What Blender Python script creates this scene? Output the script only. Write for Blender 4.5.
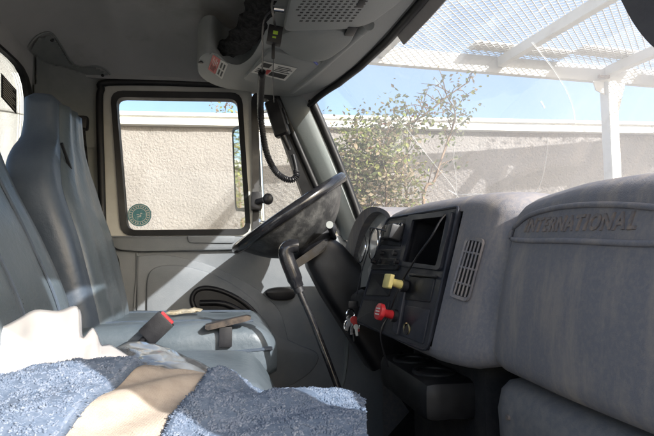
import bpy, bmesh, math, random
from mathutils import Vector, Matrix, noise
from mathutils.bvhtree import BVHTree
from mathutils.geometry import tessellate_polygon

random.seed(7)
R = math.radians
for o in list(bpy.data.objects):
    bpy.data.objects.remove(o)
C = bpy.context.scene.collection
S = bpy.context.scene

# ------------------------------------------------------------------ camera
# axes: +X towards the truck's nose, +Y across the cab to the driver's door, Z up; eye at the origin, ground at GZ
GZ = -1.85
FPX, CX, CY = 508.0, 327.0, 218.0
YAW, PITCH = R(10), R(5)
FW = Vector((math.sin(YAW) * math.cos(PITCH), math.cos(YAW) * math.cos(PITCH), math.sin(PITCH)))
RT = Vector((math.cos(YAW), -math.sin(YAW), 0))
UP = RT.cross(FW)
cd = bpy.data.cameras.new('camera')
cam = bpy.data.objects.new('camera', cd)
C.objects.link(cam)
cd.sensor_width = 36
cd.lens = 36 * FPX / 654
cd.clip_start = 0.02
cd.clip_end = 2000
cam.matrix_world = Matrix(((RT.x, UP.x, -FW.x, 0), (RT.y, UP.y, -FW.y, 0), (RT.z, UP.z, -FW.z, 0), (0, 0, 0, 1)))
S.camera = cam

# ------------------------------------------------------------------ world, sun, exposure
SUN = Vector((0.50, -0.705, 0.475)).normalized()
elev = math.asin(SUN.z)
azim = math.atan2(SUN.x, SUN.y)
W = bpy.data.worlds.new('World')
S.world = W
W.use_nodes = True
nt = W.node_tree
bg = nt.nodes['Background']
sky = nt.nodes.new('ShaderNodeTexSky')
sky.sky_type = 'NISHITA'
sky.sun_disc = False
sky.sun_elevation = elev
sky.sun_rotation = azim
sky.altitude = 100
sky.air_density = 1.0
sky.dust_density = 4.0
nt.links.new(sky.outputs[0], bg.inputs[0])
bg.inputs[1].default_value = 0.15
sl = bpy.data.lights.new('sun', 'SUN')
sl.energy = 3.6
sl.angle = R(0.5)
sl.color = (1.0, 0.975, 0.945)
so = bpy.data.objects.new('sun', sl)
C.objects.link(so)
so.rotation_euler = SUN.to_track_quat('Z', 'Y').to_euler()
so.location = SUN * 30
S.view_settings.view_transform = 'Standard'
S.view_settings.look = 'None'
S.view_settings.gamma = 1
S.view_settings.exposure = 1.38
S.render.engine = 'CYCLES'
S.cycles.use_denoising = True
S.cycles.max_bounces = 10
S.cycles.diffuse_bounces = 6
S.cycles.transparent_max_bounces = 24
S.cycles.caustics_reflective = False
S.cycles.caustics_refractive = False
S.cycles.sample_clamp_indirect = 6


# ------------------------------------------------------------------ measuring: a sight line through a spot of the photo, met with a plane of the cab
def ray(x, y):
    return FW + RT * ((x - CX) / FPX) + UP * ((CY - y) / FPX)


def aty(x, y, Y):
    d = ray(x, y)
    return d * (Y / d.y)


def atz(x, y, Z):
    d = ray(x, y)
    return d * (Z / d.z)


def atx(x, y, X):
    d = ray(x, y)
    return d * (X / d.x)


def atplane(x, y, p0, n):
    d = ray(x, y)
    return d * (p0.dot(n) / d.dot(n))


# ------------------------------------------------------------------ materials
def mat(name, col, rough=0.6, col2=None, scale=6.0, detail=6.0, lo=0.4, hi=0.65, bump=0.0, bscale=120.0, spec=0.5,
        metal=0.0, coat=0.0, col3=None, scale3=1.5, lo3=0.55, hi3=0.75, stretch=(1, 1, 1), rvar=0.12, bdist=0.004, stretch3=None):
    m = bpy.data.materials.new(name)
    m.use_nodes = True
    t = m.node_tree
    N, L = t.nodes, t.links
    b = N['Principled BSDF']
    b.inputs['Base Color'].default_value = (*col, 1)
    b.inputs['Roughness'].default_value = rough
    b.inputs['Specular IOR Level'].default_value = spec
    b.inputs['Metallic'].default_value = metal
    b.inputs['Coat Weight'].default_value = coat
    tc = N.new('ShaderNodeTexCoord')
    mp = N.new('ShaderNodeMapping')
    mp.inputs['Scale'].default_value = stretch
    L.new(tc.outputs['Object'], mp.inputs[0])

    mp3 = N.new('ShaderNodeMapping')
    mp3.inputs['Scale'].default_value = stretch3 or stretch
    L.new(tc.outputs['Object'], mp3.inputs[0])

    def noi(s, d, mp=mp):
        n = N.new('ShaderNodeTexNoise')
        n.inputs['Scale'].default_value = s
        n.inputs['Detail'].default_value = d
        n.inputs['Roughness'].default_value = 0.62
        L.new(mp.outputs[0], n.inputs['Vector'])
        return n

    def rng(src, a, c, o0=0.0, o1=1.0):
        r = N.new('ShaderNodeMapRange')
        r.inputs[1].default_value = a
        r.inputs[2].default_value = c
        r.inputs[3].default_value = o0
        r.inputs[4].default_value = o1
        L.new(src, r.inputs[0])
        return r.outputs[0]

    def mix(f, a, c):
        x = N.new('ShaderNodeMix')
        x.data_type = 'RGBA'
        L.new(f, x.inputs[0])
        if isinstance(a, tuple):
            x.inputs[6].default_value = (*a, 1)
        else:
            L.new(a, x.inputs[6])
        x.inputs[7].default_value = (*c, 1)
        return x.outputs[2]
    cur = col
    if col2:
        n = noi(scale, detail)
        cur = mix(rng(n.outputs[0], lo, hi), cur, col2)
        L.new(rng(n.outputs[0], 0.3, 0.7, max(0.03, rough - rvar), min(1, rough + rvar)), b.inputs['Roughness'])
    if col3:
        n3 = noi(scale3, 8, mp3)
        cur = mix(rng(n3.outputs[0], lo3, hi3), cur, col3)
    if not isinstance(cur, tuple):
        L.new(cur, b.inputs['Base Color'])
    if bump:
        nb = noi(bscale, 4)
        bp = N.new('ShaderNodeBump')
        bp.inputs['Strength'].default_value = bump
        bp.inputs['Distance'].default_value = bdist
        L.new(nb.outputs[0], bp.inputs['Height'])
        L.new(bp.outputs[0], b.inputs['Normal'])
    return m


def glass(name, tint, dirt, dirtcol, gloss=0.06, dscale=3.0, lo=0.45, hi=0.7, dmin=0.3, streak=(1, 1, 1)):
    m = bpy.data.materials.new(name)
    m.use_nodes = True
    t = m.node_tree
    N, L = t.nodes, t.links
    N.remove(N['Principled BSDF'])
    out = N['Material Output']
    tr = N.new('ShaderNodeBsdfTransparent')
    tr.inputs[0].default_value = (*tint, 1)
    gl = N.new('ShaderNodeBsdfGlossy')
    gl.inputs['Roughness'].default_value = 0.02
    fr = N.new('ShaderNodeFresnel')
    fr.inputs[0].default_value = 1.35
    m1 = N.new('ShaderNodeMixShader')
    mm = N.new('ShaderNodeMath')
    mm.operation = 'MULTIPLY'
    mm.inputs[1].default_value = gloss / 0.06
    L.new(fr.outputs[0], mm.inputs[0])
    L.new(mm.outputs[0], m1.inputs[0])
    L.new(tr.outputs[0], m1.inputs[1])
    L.new(gl.outputs[0], m1.inputs[2])
    df = N.new('ShaderNodeBsdfDiffuse')
    df.inputs[0].default_value = (*dirtcol, 1)
    tl = N.new('ShaderNodeBsdfTranslucent')
    tl.inputs[0].default_value = (*dirtcol, 1)
    m0 = N.new('ShaderNodeMixShader')
    m0.inputs[0].default_value = 0.6
    L.new(df.outputs[0], m0.inputs[1])
    L.new(tl.outputs[0], m0.inputs[2])
    tc = N.new('ShaderNodeTexCoord')
    mp = N.new('ShaderNodeMapping')
    mp.inputs['Scale'].default_value = streak
    L.new(tc.outputs['Object'], mp.inputs[0])
    nz = N.new('ShaderNodeTexNoise')
    nz.inputs['Scale'].default_value = dscale
    nz.inputs['Detail'].default_value = 9
    L.new(mp.outputs[0], nz.inputs['Vector'])
    rg = N.new('ShaderNodeMapRange')
    rg.inputs[1].default_value = lo
    rg.inputs[2].default_value = hi
    rg.inputs[3].default_value = dirt * dmin
    rg.inputs[4].default_value = dirt
    L.new(nz.outputs[0], rg.inputs[0])
    m2 = N.new('ShaderNodeMixShader')
    L.new(rg.outputs[0], m2.inputs[0])
    L.new(m1.outputs[0], m2.inputs[1])
    L.new(m0.outputs[0], m2.inputs[2])
    L.new(m2.outputs[0], out.inputs[0])
    return m


M = {}
M['headliner'] = mat('headliner_cloth', (0.42, 0.418, 0.41), 0.9, (0.48, 0.478, 0.47), 3, 8, bump=0.25, bscale=240, col3=(0.30, 0.29, 0.27), scale3=2.2, lo3=0.56, hi3=0.72, spec=0.2)
M['trim'] = mat('corner_trim_plastic', (0.21, 0.225, 0.22), 0.55, (0.26, 0.27, 0.26), 7, bump=0.15, bscale=300, spec=0.35)
M['console'] = mat('overhead_console_plastic', (0.25, 0.265, 0.26), 0.5, (0.30, 0.31, 0.30), 5, bump=0.15, bscale=350, spec=0.35)
M['pillar'] = mat('pillar_plastic', (0.26, 0.29, 0.29), 0.5, (0.31, 0.33, 0.33), 4, bump=0.15, bscale=350, spec=0.35)
M['door'] = mat('door_panel_vinyl', (0.195, 0.21, 0.226), 0.5, (0.25, 0.263, 0.276), 4, 8, bump=0.18, bscale=260, col3=(0.30, 0.285, 0.26), scale3=5, lo3=0.6, hi3=0.8, spec=0.4)
M['cream'] = mat('cream_paint', (0.66, 0.65, 0.60), 0.35, (0.58, 0.57, 0.52), 8, spec=0.5)
M['rubber'] = mat('black_rubber', (0.006, 0.006, 0.007), 0.5, (0.014, 0.014, 0.015), 12, spec=0.4)
M['black'] = mat('black_plastic', (0.009, 0.009, 0.011), 0.4, (0.020, 0.020, 0.023), 14, bump=0.1, bscale=300, spec=0.45)
M['blackgloss'] = mat('black_gloss', (0.010, 0.010, 0.012), 0.18, (0.02, 0.02, 0.022), 20, spec=0.6, rvar=0.08)
M['dash'] = mat('dash_plastic', (0.215, 0.208, 0.226), 0.6, (0.30, 0.275, 0.262), 150, 10, lo=0.45, hi=0.75, bump=0.7, bscale=620, col3=(0.44, 0.37, 0.31), scale3=16, lo3=0.48, hi3=0.80, spec=0.3, bdist=0.0015, stretch3=(1, 1.6, 0.32))
M['dashlow'] = mat('dash_lower_plastic', (0.19, 0.187, 0.20), 0.6, (0.26, 0.245, 0.235), 60, 10, bump=0.5, bscale=420, spec=0.3, bdist=0.0015)
M['panel'] = mat('switch_panel_plastic', (0.017, 0.019, 0.027), 0.45, (0.036, 0.037, 0.046), 18, 8, bump=0.2, bscale=380, spec=0.4, bdist=0.0015)
M['seat'] = mat('blue_grey_vinyl', (0.080, 0.101, 0.119), 0.38, (0.108, 0.129, 0.147), 5, 8, bump=0.3, bscale=60, col3=(0.145, 0.162, 0.173), scale3=3, lo3=0.58, hi3=0.8, spec=0.5, bdist=0.005)
M['seatside'] = mat('seat_side_vinyl', (0.055, 0.072, 0.098), 0.40, (0.08, 0.10, 0.13), 6, 8, bump=0.22, bscale=60, spec=0.5, bdist=0.005)
M['stucco'] = mat('stucco', (0.295, 0.272, 0.254), 0.92, (0.235, 0.217, 0.203), 1.2, 10, lo=0.42, hi=0.7, bump=0.9, bscale=38, bdist=0.022, col3=(0.145, 0.134, 0.125), scale3=2.6, lo3=0.54, hi3=0.80, stretch3=(1, 1, 0.22), spec=0.15)
M['coping'] = mat('white_metal_coping', (0.74, 0.74, 0.72), 0.4, (0.66, 0.65, 0.62), 1.3, spec=0.4)
M['ground'] = mat('packed_gravel', (0.20, 0.18, 0.155), 0.95, (0.14, 0.125, 0.105), 0.8, 12, bump=0.6, bscale=30, bdist=0.03, spec=0.15)
M['canopy'] = mat('canopy_paint', (0.60, 0.598, 0.585), 0.5, (0.46, 0.43, 0.39), 4, 9, lo=0.5, hi=0.75, spec=0.35)
M['board'] = mat('weathered_board', (0.62, 0.57, 0.50), 0.8, (0.54, 0.49, 0.42), 3, 8, stretch=(0.3, 3, 1), spec=0.2)
M['twig'] = mat('twig_bark', (0.24, 0.17, 0.115), 0.9, (0.15, 0.105, 0.075), 30, spec=0.15)
M['towel'] = mat('blue_pile', (0.105, 0.14, 0.20), 0.95, (0.165, 0.20, 0.265), 60, 4, col3=(0.27, 0.30, 0.355), scale3=150, lo3=0.5, hi3=0.75, spec=0.1)
M['weave'] = mat('mat_ground_weave', (0.095, 0.128, 0.185), 0.95, (0.14, 0.175, 0.235), 90, spec=0.1)
M['jute'] = mat('beige_backing', (0.44, 0.38, 0.32), 0.95, (0.38, 0.325, 0.27), 45, 8, bump=1.0, bscale=420, spec=0.1, bdist=0.001)
jt = M['jute'].node_tree
wvn = jt.nodes.new('ShaderNodeTexWave')
wvn.inputs['Scale'].default_value = 230
wvn.inputs['Distortion'].default_value = 1.2
wvn.inputs['Detail'].default_value = 2
wb_ = jt.nodes.new('ShaderNodeBump')
wb_.inputs['Strength'].default_value = 0.35
wb_.inputs['Distance'].default_value = 0.002
jtc = jt.nodes.new('ShaderNodeTexCoord')
jt.links.new(jtc.outputs['Object'], wvn.inputs['Vector'])
jt.links.new(wvn.outputs['Fac'], wb_.inputs['Height'])
jb = [n for n in jt.nodes if n.type == 'BUMP' and n != wb_][0]
jt.links.new(wb_.outputs[0], jb.inputs['Normal'])
M['paper'] = mat('white_paper', (0.90, 0.90, 0.91), 0.7, (0.86, 0.86, 0.87), 5, spec=0.3)
M['lensreflection'] = mat('instrument_lens_reflection', (0.62, 0.60, 0.56), 0.25, (0.54, 0.52, 0.48), 12, spec=0.8, coat=0.6)  # pale colour stands in for the bright reflection in the instrument lens
M['label'] = mat('label_paper', (0.72, 0.71, 0.66), 0.5, (0.64, 0.63, 0.58), 20)
M['ink'] = mat('black_ink', (0.03, 0.03, 0.03), 0.6)
M['redlabel'] = mat('red_print', (0.50, 0.035, 0.03), 0.45, (0.42, 0.03, 0.03), 30)
M['yellow'] = mat('yellow_knob_plastic', (0.80, 0.68, 0.24), 0.45, (0.66, 0.55, 0.22), 40, spec=0.45)
M['red'] = mat('red_knob_plastic', (0.62, 0.03, 0.04), 0.35, (0.50, 0.025, 0.03), 40, spec=0.45)
M['chrome'] = mat('chrome', (0.75, 0.76, 0.78), 0.12, (0.6, 0.6, 0.62), 25, metal=1.0, rvar=0.06)
M['mirror'] = mat('mirror_glass', (0.85, 0.87, 0.86), 0.03, metal=1.0)
M['brass'] = mat('brass_ring', (0.62, 0.50, 0.28), 0.3, (0.5, 0.4, 0.2), 30, metal=1.0)
M['foam'] = mat('torn_foam', (0.30, 0.25, 0.17), 0.95, (0.36, 0.33, 0.27), 40, 6, bump=0.8, bscale=150, spec=0.1)
M['rawwood'] = mat('worn_brown_edge', (0.035, 0.03, 0.028), 0.6, (0.10, 0.078, 0.062), 30, 8, bump=0.3, bscale=90, spec=0.25)
M['wheelgrey'] = mat('worn_wheel_shell', (0.030, 0.030, 0.031), 0.42, (0.17, 0.168, 0.16), 22, 10, lo=0.46, hi=0.95, bump=0.3, bscale=120, spec=0.45)
M['carpet'] = mat('dark_floor_mat', (0.022, 0.022, 0.024), 0.9, (0.045, 0.042, 0.04), 12, 8, bump=0.5, bscale=120, spec=0.15)
M['net'] = mat('black_netting', (0.010, 0.010, 0.011), 0.9, (0.035, 0.035, 0.035), 70, 2, bump=0.9, bscale=90, spec=0.1)
M['teal'] = mat('teal_decal', (0.10, 0.27, 0.30), 0.6, (0.30, 0.45, 0.45), 60, 3, lo=0.5, hi=0.7, spec=0.2)
M['green'] = mat('green_tag', (0.25, 0.42, 0.03), 0.5, (0.35, 0.5, 0.05), 60)
M['blue'] = mat('blue_pen_plastic', (0.03, 0.05, 0.30), 0.35)
M['crack'] = mat('crack_glint', (0.85, 0.87, 0.88), 0.3, spec=0.8)
M['letters'] = mat('lettering_worn', (0.185, 0.165, 0.165), 0.6, (0.30, 0.235, 0.19), 120, 4, spec=0.3)
M['letters2'] = mat('emblem_edge', (0.15, 0.142, 0.155), 0.6, (0.20, 0.185, 0.185), 60, 4, spec=0.3)
M['signgreen'] = mat('outer_paint', (0.45, 0.45, 0.43), 0.4, (0.4, 0.4, 0.38), 5)
M['glass'] = glass('door_glass', (0.93, 0.95, 0.94), 0.05, (0.8, 0.78, 0.74), 0.05, 4)
M['windshield'] = glass('windshield_glass', (0.93, 0.96, 0.97), 0.165, (0.82, 0.85, 0.88), 0.012, 2.2, 0.35, 0.75, 0.72, (1, 1, 0.5))
M['film'] = glass('clear_plastic_film', (0.84, 0.87, 0.90), 0.5, (0.60, 0.62, 0.64), 0.12, 14, 0.3, 0.7, 0.5)


def leafmat(name, c1, c2):
    m = bpy.data.materials.new(name)
    m.use_nodes = True
    t = m.node_tree
    N, L = t.nodes, t.links
    b = N['Principled BSDF']
    b.inputs['Roughness'].default_value = 0.6
    b.inputs['Specular IOR Level'].default_value = 0.3
    g = N.new('ShaderNodeNewGeometry')
    rp = N.new('ShaderNodeMix')
    rp.data_type = 'RGBA'
    L.new(g.outputs['Random Per Island'], rp.inputs[0])
    rp.inputs[6].default_value = (*c1, 1)
    rp.inputs[7].default_value = (*c2, 1)
    L.new(rp.outputs[2], b.inputs['Base Color'])
    tl = N.new('ShaderNodeBsdfTranslucent')
    L.new(rp.outputs[2], tl.inputs[0])
    ms = N.new('ShaderNodeMixShader')
    ms.inputs[0].default_value = 0.35
    L.new(b.outputs[0], ms.inputs[1])
    L.new(tl.outputs[0], ms.inputs[2])
    L.new(ms.outputs[0], N['Material Output'].inputs[0])
    return m


M['leaf'] = leafmat('leaf_green', (0.11, 0.135, 0.05), (0.22, 0.225, 0.13))
M['leafbright'] = leafmat('leaf_yellow_green', (0.20, 0.25, 0.06), (0.32, 0.32, 0.11))
M['leafdry'] = leafmat('leaf_dry', (0.22, 0.18, 0.12), (0.32, 0.25, 0.16))
M['leafred'] = leafmat('leaf_red', (0.40, 0.06, 0.04), (0.30, 0.10, 0.04))


# ------------------------------------------------------------------ object helpers
def link(o, parent=None):
    C.objects.link(o)
    if parent is not None:
        o.parent = parent
        w = Vector((0, 0, 0))
        p = parent
        while p is not None:
            w += p.location
            p = p.parent
        o.location = o.location - w
    return o


def tag(o, label=None, cat=None, group=None, kind=None):
    for k, v in (('label', label), ('category', cat), ('group', group), ('kind', kind)):
        if v:
            o[k] = v
    return o


def thing(name, loc, label, cat, group=None):
    o = bpy.data.objects.new(name, None)
    o.empty_display_size = 0.05
    o.location = loc
    C.objects.link(o)
    return tag(o, label, cat, group)


def mesh(name, vs, fs, m, parent=None, smooth=False, sharp=None):
    me = bpy.data.meshes.new(name)
    me.from_pydata([tuple(v) for v in vs], [], fs)
    bm = bmesh.new()
    bm.from_mesh(me)
    bmesh.ops.recalc_face_normals(bm, faces=bm.faces)
    bm.to_mesh(me)
    bm.free()
    me.update()
    o = bpy.data.objects.new(name, me)
    # origin at the middle of the piece, so that every part is placed where it stands
    if len(me.vertices):
        c = sum((v.co for v in me.vertices), Vector()) / len(me.vertices)
        if parent is None:
            c.z = min(v.co.z for v in me.vertices)
        me.transform(Matrix.Translation(-c))
        o.location = c
    for x in (m if isinstance(m, (list, tuple)) else [m]):
        me.materials.append(M[x] if isinstance(x, str) else x)
    if smooth:
        me.polygons.foreach_set('use_smooth', [True] * len(me.polygons))
        if sharp:
            me.set_sharp_from_angle(angle=R(sharp))
    return link(o, parent)


def bmobj(name, bm, m, parent=None, smooth=True, sharp=40):
    bmesh.ops.recalc_face_normals(bm, faces=bm.faces)
    vs = [v.co.copy() for v in bm.verts]
    bm.verts.index_update()
    fs = [[v.index for v in f.verts] for f in bm.faces]
    bm.free()
    return mesh(name, vs, fs, m, parent, smooth, sharp)


def bbox(a, b, bev=0.0, seg=2, M4=None):
    """a rounded box between two corners, optionally moved by a matrix"""
    bm = bmesh.new()
    a, b = Vector(a), Vector(b)
    bmesh.ops.create_cube(bm, size=1)
    for v in bm.verts:
        v.co = Vector(((a[i] + b[i]) / 2 + v.co[i] * abs(b[i] - a[i])) for i in range(3))
    if bev:
        bmesh.ops.bevel(bm, geom=bm.edges[:], offset=bev, segments=seg, profile=0.7, affect='EDGES')
    if M4 is not None:
        bmesh.ops.transform(bm, matrix=M4, verts=bm.verts)
    return bm


def frame_of(o, ex, ez):
    ex = Vector(ex).normalized()
    ez = Vector(ez)
    ez = (ez - ex * ez.dot(ex)).normalized()
    ey = ez.cross(ex)
    return Matrix(((ex.x, ey.x, ez.x, o[0]), (ex.y, ey.y, ez.y, o[1]), (ex.z, ey.z, ez.z, o[2]), (0, 0, 0, 1)))


def spline(pts, n=8, closed=False):
    pts = [Vector(p) for p in pts]
    out = []
    k = len(pts)
    rngk = k if closed else k - 1
    for i in range(rngk):
        if closed:
            p0, p1, p2, p3 = pts[i - 1], pts[i], pts[(i + 1) % k], pts[(i + 2) % k]
        else:
            p0, p1, p2, p3 = pts[max(i - 1, 0)], pts[i], pts[i + 1], pts[min(i + 2, k - 1)]
        for j in range(n):
            t = j / n
            out.append(0.5 * ((2 * p1) + (p2 - p0) * t + (2 * p0 - 5 * p1 + 4 * p2 - p3) * t * t + (3 * p1 - p0 - 3 * p2 + p3) * t ** 3))
    if not closed:
        out.append(pts[-1])
    return out


def tube_data(path, r, n=8, closed=False, flat=None):
    path = [Vector(p) for p in path]
    k = len(path)
    vs, fs = [], []
    up = None
    for i, p in enumerate(path):
        if closed:
            t = path[(i + 1) % k] - path[i - 1]
        else:
            t = path[min(i + 1, k - 1)] - path[max(i - 1, 0)]
        t.normalize()
        if up is None:
            up = Vector((0, 0, 1)) if abs(t.z) < 0.9 else Vector((1, 0, 0))
        up = (up - t * up.dot(t)).normalized()
        sd = t.cross(up)
        rr = r[i] if isinstance(r, (list, tuple)) else r
        for j in range(n):
            a = 2 * math.pi * j / n
            vs.append(p + (up * math.cos(a) * (flat or 1) + sd * math.sin(a)) * rr)
    for i in range(k if closed else k - 1):
        for j in range(n):
            a, b = i * n + j, i * n + (j + 1) % n
            c, d = ((i + 1) % k) * n + (j + 1) % n, ((i + 1) % k) * n + j
            fs.append((a, b, c, d))
    if not closed:
        fs.append(tuple(range(n)))
        fs.append(tuple(range((k - 1) * n, k * n)))
    return vs, fs


def tube(name, path, r, m, parent=None, n=8, closed=False, flat=None):
    vs, fs = tube_data(path, r, n, closed, flat)
    return mesh(name, vs, fs, m, parent, True, 50)


def loft(name, rings, m, parent=None, closed=True, cap=True, smooth=True, sharp=45):
    n = len(rings[0])
    vs = [v for r in rings for v in r]
    fs = []
    for i in range(len(rings) - 1):
        for j in range(n if closed else n - 1):
            fs.append((i * n + j, i * n + (j + 1) % n, (i + 1) * n + (j + 1) % n, (i + 1) * n + j))
    if cap and closed:
        fs.append(tuple(range(n)))
        fs.append(tuple(range((len(rings) - 1) * n, len(rings) * n)))
    return mesh(name, vs, fs, m, parent, smooth, sharp)


def rpoly(pts, r, n=4):
    """polygon with rounded corners, n+1 points for each corner"""
    pts = [Vector(p) for p in pts]
    out = []
    k = len(pts)
    for i in range(k):
        p, a, b = pts[i], pts[i - 1], pts[(i + 1) % k]
        u, v = (a - p), (b - p)
        rr = r[i] if isinstance(r, (list, tuple)) else r
        rr = min(rr, u.length * 0.45, v.length * 0.45)
        s, e = p + u.normalized() * rr, p + v.normalized() * rr
        for j in range(n + 1):
            t = j / n
            out.append(s * (1 - t) ** 2 + p * 2 * t * (1 - t) + e * t * t)
    return out


def slab(name, pts, d, m, parent=None, bev=0.0, smooth=True):
    """outline pts pushed along vector d; front edge (the pts+d side) bevelled"""
    pts = [Vector(p) for p in pts]
    d = Vector(d)
    n = len(pts)
    c = sum(pts, Vector()) / n
    dn = d.normalized()
    rings = [pts]
    if bev:
        ins = []
        for i, p in enumerate(pts):
            t = (pts[(i + 1) % n] - pts[i - 1])
            q = t.cross(dn).normalized()
            if q.dot(c - p) < 0 and (c - p).length > 1e-6:
                q = -q
            ins.append(q * bev)
        rings.append([p + d - dn * bev for p in pts])
        rings.append([p + d - dn * bev * 0.3 + ins[i] * 0.3 for i, p in enumerate(pts)])
        rings.append([p + d + ins[i] for i, p in enumerate(pts)])
    else:
        rings.append([p + d for p in pts])
    vs = [v for r in rings for v in r]
    fs = []
    for i in range(len(rings) - 1):
        for j in range(n):
            fs.append((i * n + j, i * n + (j + 1) % n, (i + 1) * n + (j + 1) % n, (i + 1) * n + j))
    last = (len(rings) - 1) * n
    for base in (0, last):
        for tri in tessellate_polygon([[vs[base + i] for i in range(n)]]):
            fs.append(tuple(base + i for i in tri))
    return mesh(name, vs, fs, m, parent, smooth, 35)


def ring(name, outer, inner, d, m, parent=None):
    """a flat frame between two outlines with equally many points, thick along d"""
    d = Vector(d)
    n = len(outer)
    vs = list(outer) + list(inner) + [p + d for p in outer] + [p + d for p in inner]
    fs = []
    for j in range(n):
        k = (j + 1) % n
        fs += [(j, k, n + k, n + j), (2 * n + j, 2 * n + k, 3 * n + k, 3 * n + j), (j, k, 2 * n + k, 2 * n + j), (n + j, n + k, 3 * n + k, 3 * n + j)]
    return mesh(name, vs, fs, m, parent, True, 30)


def sheet(name, grid, m, parent=None, thick=0.0, smooth=True, sharp=None, sub=0):
    """rows of points skinned as a cloth or panel; thick adds depth by a solidify modifier"""
    n = len(grid[0])
    vs = [p for r in grid for p in r]
    fs = [(i * n + j, i * n + j + 1, (i + 1) * n + j + 1, (i + 1) * n + j) for i in range(len(grid) - 1) for j in range(n - 1)]
    o = mesh(name, vs, fs, m, parent, smooth, sharp)
    if thick:
        md = o.modifiers.new('depth', 'SOLIDIFY')
        md.thickness = thick
        md.offset = 0
    if sub:
        md = o.modifiers.new('smooth', 'SUBSURF')
        md.levels = md.render_levels = sub
    return o


def textmesh(name, s, size, M4, m, parent=None, ext=0.001, shear=0.0, bold=0.0, align='CENTER', sx=1.0):
    cu = bpy.data.curves.new(name, 'FONT')
    cu.body = s
    cu.size = size
    cu.extrude = ext
    cu.shear = shear
    cu.offset = bold
    cu.align_x = align
    cu.align_y = 'CENTER'
    cu.resolution_u = 3
    to = bpy.data.objects.new(name, cu)
    C.objects.link(to)
    dg = bpy.context.evaluated_depsgraph_get()
    me = bpy.data.meshes.new_from_object(to.evaluated_get(dg))
    bpy.data.objects.remove(to)
    me.transform(Matrix.Diagonal((sx, 1, 1, 1)))
    me.transform(M4)
    vs = [v.co.copy() for v in me.vertices]
    fs = [tuple(p.vertices) for p in me.polygons]
    return mesh(name, vs, fs, m, parent)


def lerp(a, b, t):
    return a + (b - a) * t


def interp(tab, x):
    """tab: rows (x, v1, v2, ...) ascending in x; a smooth curve through the rows"""
    if x <= tab[0][0]:
        return tab[0][1:]
    n = len(tab)
    for i in range(n - 1):
        a, b = tab[i], tab[i + 1]
        if x <= b[0]:
            h = b[0] - a[0]
            t = (x - a[0]) / h
            out = []
            for c in range(1, len(a)):
                def sl(j):
                    lo, hi = tab[max(j - 1, 0)], tab[min(j + 1, n - 1)]
                    return (hi[c] - lo[c]) / (hi[0] - lo[0])
                m0, m1 = sl(i) * h, sl(i + 1) * h
                out.append((2 * t ** 3 - 3 * t * t + 1) * a[c] + (t ** 3 - 2 * t * t + t) * m0 + (3 * t * t - 2 * t ** 3) * b[c] + (t ** 3 - t * t) * m1)
            return out
    return tab[-1][1:]


def nz(p, s, k=0):
    return noise.noise(Vector(p) * s + Vector((k * 7.3, k * 3.1, k * 5.7)))


# =================================================================== OUTDOORS
g = mesh('ground', [(-200, -200, GZ), (300, -200, GZ), (300, 400, GZ), (-200, 400, GZ)], [(0, 1, 2, 3)], 'ground')
tag(g, kind='structure')

# ---- stucco wall: runs behind the truck, its right end a little nearer
WTOP = 1.56                                   # height of the stucco's top over the eye
w1, w2 = atz(118, 125, WTOP), atz(654, 135, WTOP)
w1.z = w2.z = 0
wa, wb = w1 + (w1 - w2) * 1.3, w2 + (w2 - w1) * 1.3
wdir = (wb - wa).normalized()
wn = Vector((wdir.y, -wdir.x, 0))             # towards the truck
wlen = (wb - wa).length
wall = thing('stucco_wall', (wa + wb) / 2 + Vector((0, 0, GZ)), 'long rough beige stucco wall with white metal coping behind the truck', 'wall')
nx_, nzr = 330, 48
grid = []
for i in range(nzr + 1):
    z = lerp(GZ, WTOP, i / nzr)
    row = []
    for j in range(nx_ + 1):
        p = wa + wdir * (wlen * j / nx_)
        p = Vector((p.x, p.y, z))
        h = 0.022 * nz(p, 1.0) + 0.008 * nz(p, 4.2, 1) + 0.006 * nz(p, 9.5, 2)
        row.append(p + wn * h)
    grid.append(row)
sheet('stucco_face', grid, 'stucco', wall)
q = [wa - wn * 0.05, wb - wn * 0.05, wb - wn * 0.3, wa - wn * 0.3]
mesh('wall_core', [Vector((p.x, p.y, GZ)) for p in q] + [Vector((p.x, p.y, WTOP)) for p in q],
     [(0, 1, 5, 4), (1, 2, 6, 5), (2, 3, 7, 6), (3, 0, 4, 7), (4, 5, 6, 7)], 'stucco', wall)
prof = [(0.03, 0.0), (0.075, 0.004), (0.075, 0.055), (0.055, 0.062), (0.055, 0.10), (0.085, 0.106), (0.085, 0.145), (-0.33, 0.175), (-0.33, 0.0)]
seg = 2.45
k = 0
s0 = 0.0
while s0 < wlen - 0.1:
    s1 = min(s0 + seg - 0.008, wlen)
    rings = []
    dz = random.uniform(-0.006, 0.006)
    for s in (s0, s1):
        b = wa + wdir * s
        rings.append([Vector((b.x, b.y, 0)) + wn * a + Vector((0, 0, WTOP + h + dz)) for a, h in prof])
    loft('coping_panel', rings, 'coping', wall, smooth=False)
    s0 += seg


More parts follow.
